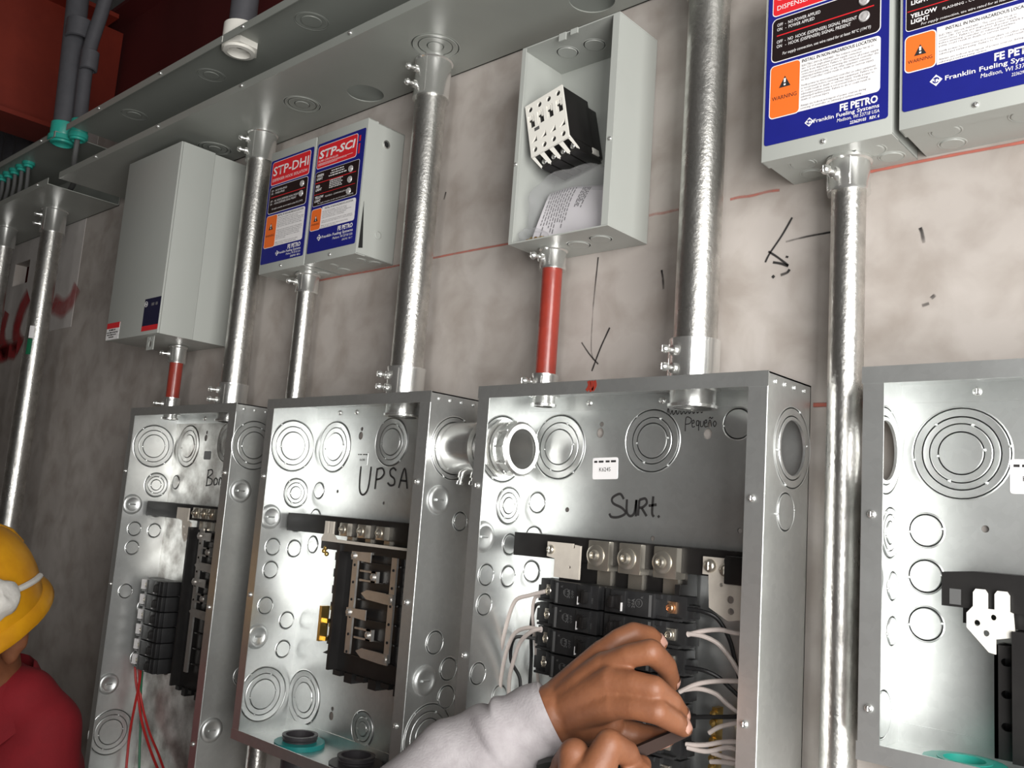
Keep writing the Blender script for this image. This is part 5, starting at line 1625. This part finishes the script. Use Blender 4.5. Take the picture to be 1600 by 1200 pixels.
for s_ in (-1, 1):
    trou.append([(A(-0.085, 0.085 * s_, -0.78), 0.108), (A(-0.055, 0.10 * s_, (-0.74 + foot_z) / 2), 0.078), (A(-0.085, 0.11 * s_, foot_z + 0.085), 0.062)])
organic('trousers', trou, 'trouser', pa, 0.010, 4)
# hard hat
hat_c = Hd(-0.012, 0, 0.035)
b = MB()
rings = []
for k in range(13):
    a = (PI / 2) * k / 12
    rr = math.cos(a) ** 0.8
    hgt = 0.140 * math.sin(a) ** 0.9
    rings.append([hat_c + hf * (0.138 * max(rr, 0.01) * math.cos(t)) + LF * (0.116 * max(rr, 0.01) * math.sin(t)) + ax * hgt for t in [2 * PI * j / 48 for j in range(48)]])
b.loft(rings, True)
br = []
for (e, dz) in ((1.0, 0.004), (1.06, 0.002), (1.17, -0.010), (1.20, -0.018), (1.185, -0.020), (1.15, -0.013), (1.0, -0.006)):
    br.append([hat_c + hf * ((0.138 * e + (0.028 * max(0, math.cos(t)) ** 1.5 if e > 1.01 else 0)) * math.cos(t)) + LF * (0.116 * (1 + (e - 1) * (0.35 + 0.65 * max(0, math.cos(t)))) * math.sin(t)) + ax * dz for t in [2 * PI * j / 48 for j in range(48)]])
b.loft(br, False)
ht = b.build('hard_hat', 'hat', pa, ang=0.9)
b = MB()
for off in (-0.035, 0, 0.035):
    pts = []
    for k in range(9):
        a = -1.15 + 2.3 * k / 8
        y = off
        base = math.cos(a)
        pts.append(hat_c + hf * (0.136 * math.sin(a) * 0.98) + LF * y + ax * (0.142 * max(0.05, base) ** 0.85 * (1 - (y / 0.13) ** 2) + 0.003))
    b.tube(pts, 0.006, 8)
b.build('crown_rib', 'hat', ht, ang=1.0)
# dust mask parked on the hat
MT, MA = 1.30, 0.36
def hatpt(t_, a_, k=1.0):
    rr = math.cos(a_) ** 0.8 * k
    return hat_c + hf * (0.138 * rr * math.cos(t_)) + LF * (0.116 * rr * math.sin(t_)) + ax * (0.140 * k * math.sin(a_) ** 0.9)


tgt = hatpt(MT, MA, 1.0)
nrm = (hatpt(MT, MA, 1.1) - hatpt(MT, MA, 1.0)).normalized()
b = MB()
b.lathe([(0.031, -0.010), (0.030, 0.002), (0.026, 0.013), (0.017, 0.020), (0.008, 0.023), (0, 0.023)], tgt, nrm, 22, False)
for v in b.bm.verts:
    v.co += V((0.003 * math.sin(v.co.z * 190 + v.co.x * 60), 0.003 * math.sin(v.co.x * 170), 0.003 * math.sin(v.co.y * 210 + v.co.z * 90)))
mk = b.build('dust_mask', 'mask', ht, ang=1.0)
pts = [hatpt(MT + 0.10 + (2.0 - MT) * k / 10, MA - (MA - 0.22) * k / 10, 1.025) for k in range(11)]
MB().tube(pts, 0.0050, 8).build('strap', 'mask', mk)
pts = [hatpt(MT - 0.10 - 1.4 * k / 8, MA - (MA - 0.22) * k / 8, 1.025) for k in range(9)]
MB().tube(pts, 0.0050, 8).build('strap', 'mask', mk)

# worker whose arms reach into the marked panel
pb = thing('person', 'person in grey sweatshirt reaching in from below with both hands at the breakers', 'person', (0.06, -0.80, FL))
PB = V(pb.location)
W_ = lambda x, y, z: V((x, y, z)) - PB
hp = lambda px, py, d: at(px, py, d) - PB
facing = V((0.8, 0.6, 0))
lf2 = V((-0.6, 0.8, 0))
chest = V((0.10, -0.755, -0.46))
lsh = W_(-0.005, -0.605, -0.40)
rsh = W_(0.205, -0.895, -0.40)
lel = W_(0.205, -0.385, -0.345)
rel = W_(0.40, -0.56, -0.50)
lwr = hp(868, 1114, 0.160)
rwr = hp(925, 1290, 0.225)
hc2 = W_(0.12, -0.735, -0.125)
f2 = [[(hc2 + UP * 0.02 - facing * 0.02, 0.086), (hc2 + facing * 0.02 + UP * 0.02, 0.080), (hc2 + facing * 0.045 - UP * 0.06, 0.052), (hc2 + facing * 0.06 - UP * 0.092, 0.034)],
      [(hc2 - facing * 0.03 - UP * 0.05, 0.060), (chest - PB + UP * 0.20, 0.058), (chest - PB + UP * 0.10, 0.07)],
      [(hc2 + facing * 0.092, 0.010), (hc2 + facing * 0.105 - UP * 0.03, 0.014)]]
for s_ in (-1, 1):
    f2 += [[(hc2 + lf2 * 0.085 * s_ + UP * 0.01, 0.016), (hc2 + lf2 * 0.085 * s_ - UP * 0.02, 0.012)], [(hc2 + facing * 0.078 + lf2 * 0.033 * s_ + UP * 0.01, 0.013)]]
pel = W_(0.05, -0.81, -0.86)
f2 += [[(lsh, 0.048), (lel, 0.038), (hp(640, 1290, 0.250), 0.036), (hp(740, 1198, 0.202), 0.033), (hp(806, 1153, 0.178), 0.028), (lwr, 0.024)], [(rsh, 0.048), (rel, 0.040), (rwr, 0.029)], [(chest - PB, 0.12), (pel, 0.13)]]
for s_ in (-1, 1):
    hj = pel + lf2 * 0.09 * s_
    f2 += [[(hj, 0.085), (V((hj.x + 0.03, hj.y, 0.46)) + facing * 0.02, 0.055), (V((hj.x, hj.y, 0.08)), 0.040), (V((hj.x, hj.y, 0.036)) + facing * 0.14, 0.034)]]
body_b = organic('body', f2, 'skin', pb, 0.008, 4)

# left hand (back of the hand towards us, thumb below), finger by finger
px_r = lambda n, d: n * (at(900, 1080, d) - at(901, 1080, d)).length * 0.87
H1 = []


def finger(chain):
    H1.append([(hp(x, y, d), px_r(n, d)) for x, y, d, n in chain])


finger([(790, 1163, 0.190, 44), (840, 1132, 0.170, 43), (872, 1113, 0.160, 43)])                                          # forearm to wrist
finger([(870, 1088, 0.158, 24), (912, 1050, 0.158, 22), (943, 1022, 0.148, 20.5)])                                       # metacarpals ending in the knuckles
finger([(874, 1100, 0.161, 26), (915, 1066, 0.165, 24), (946, 1042, 0.164, 21.5)])
finger([(878, 1112, 0.163, 28), (920, 1084, 0.169, 25), (956, 1064, 0.173, 22.5)])
finger([(880, 1126, 0.160, 28), (922, 1108, 0.167, 25), (962, 1099, 0.172, 22.0)])
finger([(882, 1138, 0.150, 26), (918, 1134, 0.156, 25), (950, 1126, 0.152, 22)])
finger([(930, 1060, 0.152, 22), (945, 1080, 0.156, 22)])
finger([(943, 1022, 0.148, 19.5), (967, 1000, 0.142, 16.0), (990, 990, 0.130, 16.0), (1014, 994, 0.110, 14), (1030, 1005, 0.095, 11.5)])   # little finger
finger([(946, 1042, 0.164, 20.5), (982, 1025, 0.166, 16.5), (1017, 1018, 0.160, 17.2), (1040, 1040, 0.130, 14.6), (1049, 1066, 0.100, 12.2)])     # ring finger
finger([(956, 1064, 0.173, 21.5), (990, 1068, 0.173, 17.3), (1022, 1076, 0.168, 17.4), (1048, 1096, 0.146, 15), (1065, 1119, 0.120, 12.3)])           # middle finger
finger([(962, 1099, 0.172, 21.0), (994, 1104, 0.174, 17.8), (1027, 1111, 0.170, 17.6), (1052, 1126, 0.150, 15.2), (1068, 1137, 0.134, 12)])               # index finger
finger([(926, 1136, 0.148, 26), (960, 1143, 0.138, 21), (1000, 1150, 0.127, 17), (1028, 1154, 0.124, 15), (1043, 1151, 0.126, 12)])                # thumb
lh = organic('left_hand', H1, 'skin', pb, 0.0016, 12)
H1 = []
# right hand: knuckles just above the bottom edge
finger([(925, 1290, 0.225, 44), (925, 1250, 0.215, 44), (925, 1222, 0.210, 38)])
finger([(905, 1235, 0.210, 34), (900, 1200, 0.215, 26), (897, 1178, 0.215, 22), (880, 1196, 0.190, 18), (874, 1222, 0.175, 15)])
finger([(940, 1235, 0.205, 34), (934, 1200, 0.212, 25), (952, 1163, 0.205, 21), (978, 1176, 0.182, 17.5), (990, 1196, 0.165, 14)])
finger([(885, 1250, 0.205, 30), (868, 1225, 0.205, 22), (858, 1222, 0.190, 18), (860, 1245, 0.17, 15)])
finger([(955, 1250, 0.195, 28), (985, 1222, 0.180, 20), (1000, 1206, 0.168, 16), (1004, 1194, 0.160, 12)])
rh = organic('right_hand', H1, 'skin', pb, 0.0016, 10)
join_into(body_b, lh)
join_into(body_b, rh)


def nail(base, tip, up, wd, ln):
    """curved nail plate lying on a finger end"""
    base, tip = V(base), V(tip)
    fwd = (tip - base).normalized()
    up = (up - fwd * up.dot(fwd)).normalized()
    sd = fwd.cross(up)
    b = MB()
    rows = []
    for i in range(7):
        s_ = i / 6
        w2 = wd * (0.80 + 0.35 * math.sin(PI * min(s_ * 1.1, 1)) if i < 6 else 0.70)
        rows.append([tip + fwd * ln * (s_ - 0.78) + sd * (w2 * c_) + up * (0.0091 + 0.0010 * (1 - s_) - 0.0032 * c_ * c_ - 0.0016 * s_ * s_) for c_ in (-0.9, -0.6, -0.3, 0, 0.3, 0.6, 0.9)])
    R_ = [[b.bm.verts.new(p) for p in r] for r in rows]
    for p, q in zip(R_[:-1], R_[1:]):
        for k in range(6):
            b.bm.faces.new((p[k], p[k + 1], q[k + 1], q[k]))
    return b.build('finger_nail', 'nail', pb, ang=1.2)


tocam = lambda p: (CAM_C - PB - p).normalized()
for (x0, y0, d0), (x1, y1, d1), uv, wd in (((1014, 994, .110), (1031, 1006, .094), (0.55, 0.55, 0.60), 0.0064), ((1040, 1040, .130), (1049.5, 1067, .099), (0.92, 0.05, 0.42), 0.0066),
                                           ((1048, 1096, .146), (1065.5, 1120, .119), (0.80, 0.35, 0.50), 0.0068), ((1052, 1126, .150), (1068.5, 1137.5, .133), (0.75, 0.25, 0.60), 0.0066),
                                           ((1028, 1154, .124), (1044, 1151, .126), (0.25, -0.35, 0.9), 0.0066)):
    a_, c_ = hp(x0, y0, d0), hp(x1, y1, d1)
    nail(a_, c_, r_ * uv[0] + u_ * uv[1] - f_ * uv[2], wd, 0.0135)

# sweatshirt
sw = [[(lsh, 0.075), (lel, 0.062)], [(rsh, 0.075), (rel, 0.062)], [(chest - PB + lf2 * 0.09 + UP * 0.02, 0.11), (chest - PB - lf2 * 0.09 + UP * 0.02, 0.11)],
      [(lsh, 0.07), (chest - PB + UP * 0.06, 0.075), (rsh, 0.07)], [(chest - PB + lf2 * 0.07, 0.115), (pel + lf2 * 0.07, 0.125)], [(chest - PB - lf2 * 0.07, 0.115), (pel - lf2 * 0.07, 0.125)],
      [(rel, 0.062), (rel.lerp(rwr, 0.75), 0.050)]]
organic('sweatshirt', sw, 'sleeve', pb, 0.009, 5)
b = MB()
spec = [(868, 1116, 0.160, 40), (864, 1118, 0.161, 50), (862, 1119, 0.162, 54), (846, 1128, 0.166, 56), (820, 1143, 0.174, 58), (806, 1153, 0.178, 66), (788, 1163, 0.184, 70), (770, 1174, 0.190, 74),
        (740, 1198, 0.202, 80), (700, 1232, 0.220, 88), (640, 1290, 0.250, 98), (570, 1370, 0.290, 108)]
P = [hp(x, y, d) for x, y, d, n in spec] + [lel]
Rr = [px_r(n, d) for x, y, d, n in spec] + [0.064]
Q, S_ = [], []
for i in range(len(P) - 1):
    for k in range(4):
        t_ = k / 4
        Q.append(P[i].lerp(P[i + 1], t_))
        S_.append(Rr[i] * (1 - t_) + Rr[i + 1] * t_)
Q.append(P[-1])
S_.append(Rr[-1])
seg = 40
e1 = None
rings = []
for i, p in enumerate(Q):
    t_ = (Q[min(i + 3, len(Q) - 1)] - Q[max(i - 3, 0)]).normalized()
    if e1 is None:
        e1 = frame_of(t_)[0]
    e1 = (e1 - t_ * e1.dot(t_)).normalized()
    e2 = t_.cross(e1)
    amp = 0.02 + 0.05 * min(1, max(0, (i - 12) / 10))
    rings.append([p + (e1 * math.cos(a) + e2 * math.sin(a)) * S_[i] * (1 + amp * math.sin(2.0 * a + i * 0.33) + amp * 0.6 * math.sin(i * 0.9 + 3 * math.sin(a))) for a in [2 * PI * k / seg for k in range(seg)]])
b.loft(rings, True)
b.build('sleeve', 'sleeve', pb, ang=1.2)
trou = [[(pel + lf2 * 0.07, 0.12), (pel - lf2 * 0.07, 0.12)]]
for s_ in (-1, 1):
    hj = pel + lf2 * 0.09 * s_
    trou.append([(hj, 0.105), (V((hj.x + 0.03, hj.y, 0.46)), 0.075), (V((hj.x, hj.y, 0.09)), 0.060)])
organic('trousers', trou, 'trouser', pb, 0.010, 4)
organic('hair', [[(hc2 + UP * 0.045 - facing * 0.03, 0.088), (hc2 + UP * 0.055 + facing * 0.01, 0.080)], [(hc2 - facing * 0.045 - UP * 0.02, 0.074)]], 'hair', pb, 0.006, 3)

# screwdriver held between the hands
p0, p1 = at(842, 1206, 0.190), at(1010, 1176, 0.158)
pt = at(1074, 1141, 0.124)
t = thing('screwdriver', 'screwdriver with flat dark shaft held between the two hands', 'screwdriver', p0)
dv = (p1 - p0)
b = MB().lathe([(0.006, 0), (0.010, 0.002), (0.0115, 0.012), (0.0105, 0.03), (0.0120, 0.06), (0.0100, dv.length * 0.80), (0.0060, dv.length * 0.86)], V((0, 0, 0)), dv, 8, True)
b.build('grip', 'tool_grip', t, ang=0.7)
q0 = dv * 0.84
dir_ = (pt - p0 - q0)
fw_ = dir_.normalized()
up_ = (UP * 0.9 - fw_ * fw_.z * 0.9).normalized()
sd_ = fw_.cross(up_)
b = MB()
pr_ = []
for (f_k, w_k, h_k) in ((0, 0.0034, 0.0052), (0.5, 0.0034, 0.0052), (1.0, 0.0030, 0.0046), (1.06, 0.0010, 0.0040)):
    c_ = q0 + dir_ * f_k
    pr_.append([c_ + sd_ * w_k + up_ * h_k, c_ - sd_ * w_k + up_ * h_k, c_ - sd_ * w_k - up_ * h_k, c_ + sd_ * w_k - up_ * h_k])
b.loft(pr_, True)
b.build('shaft', 'tool', t, ang=0.5)
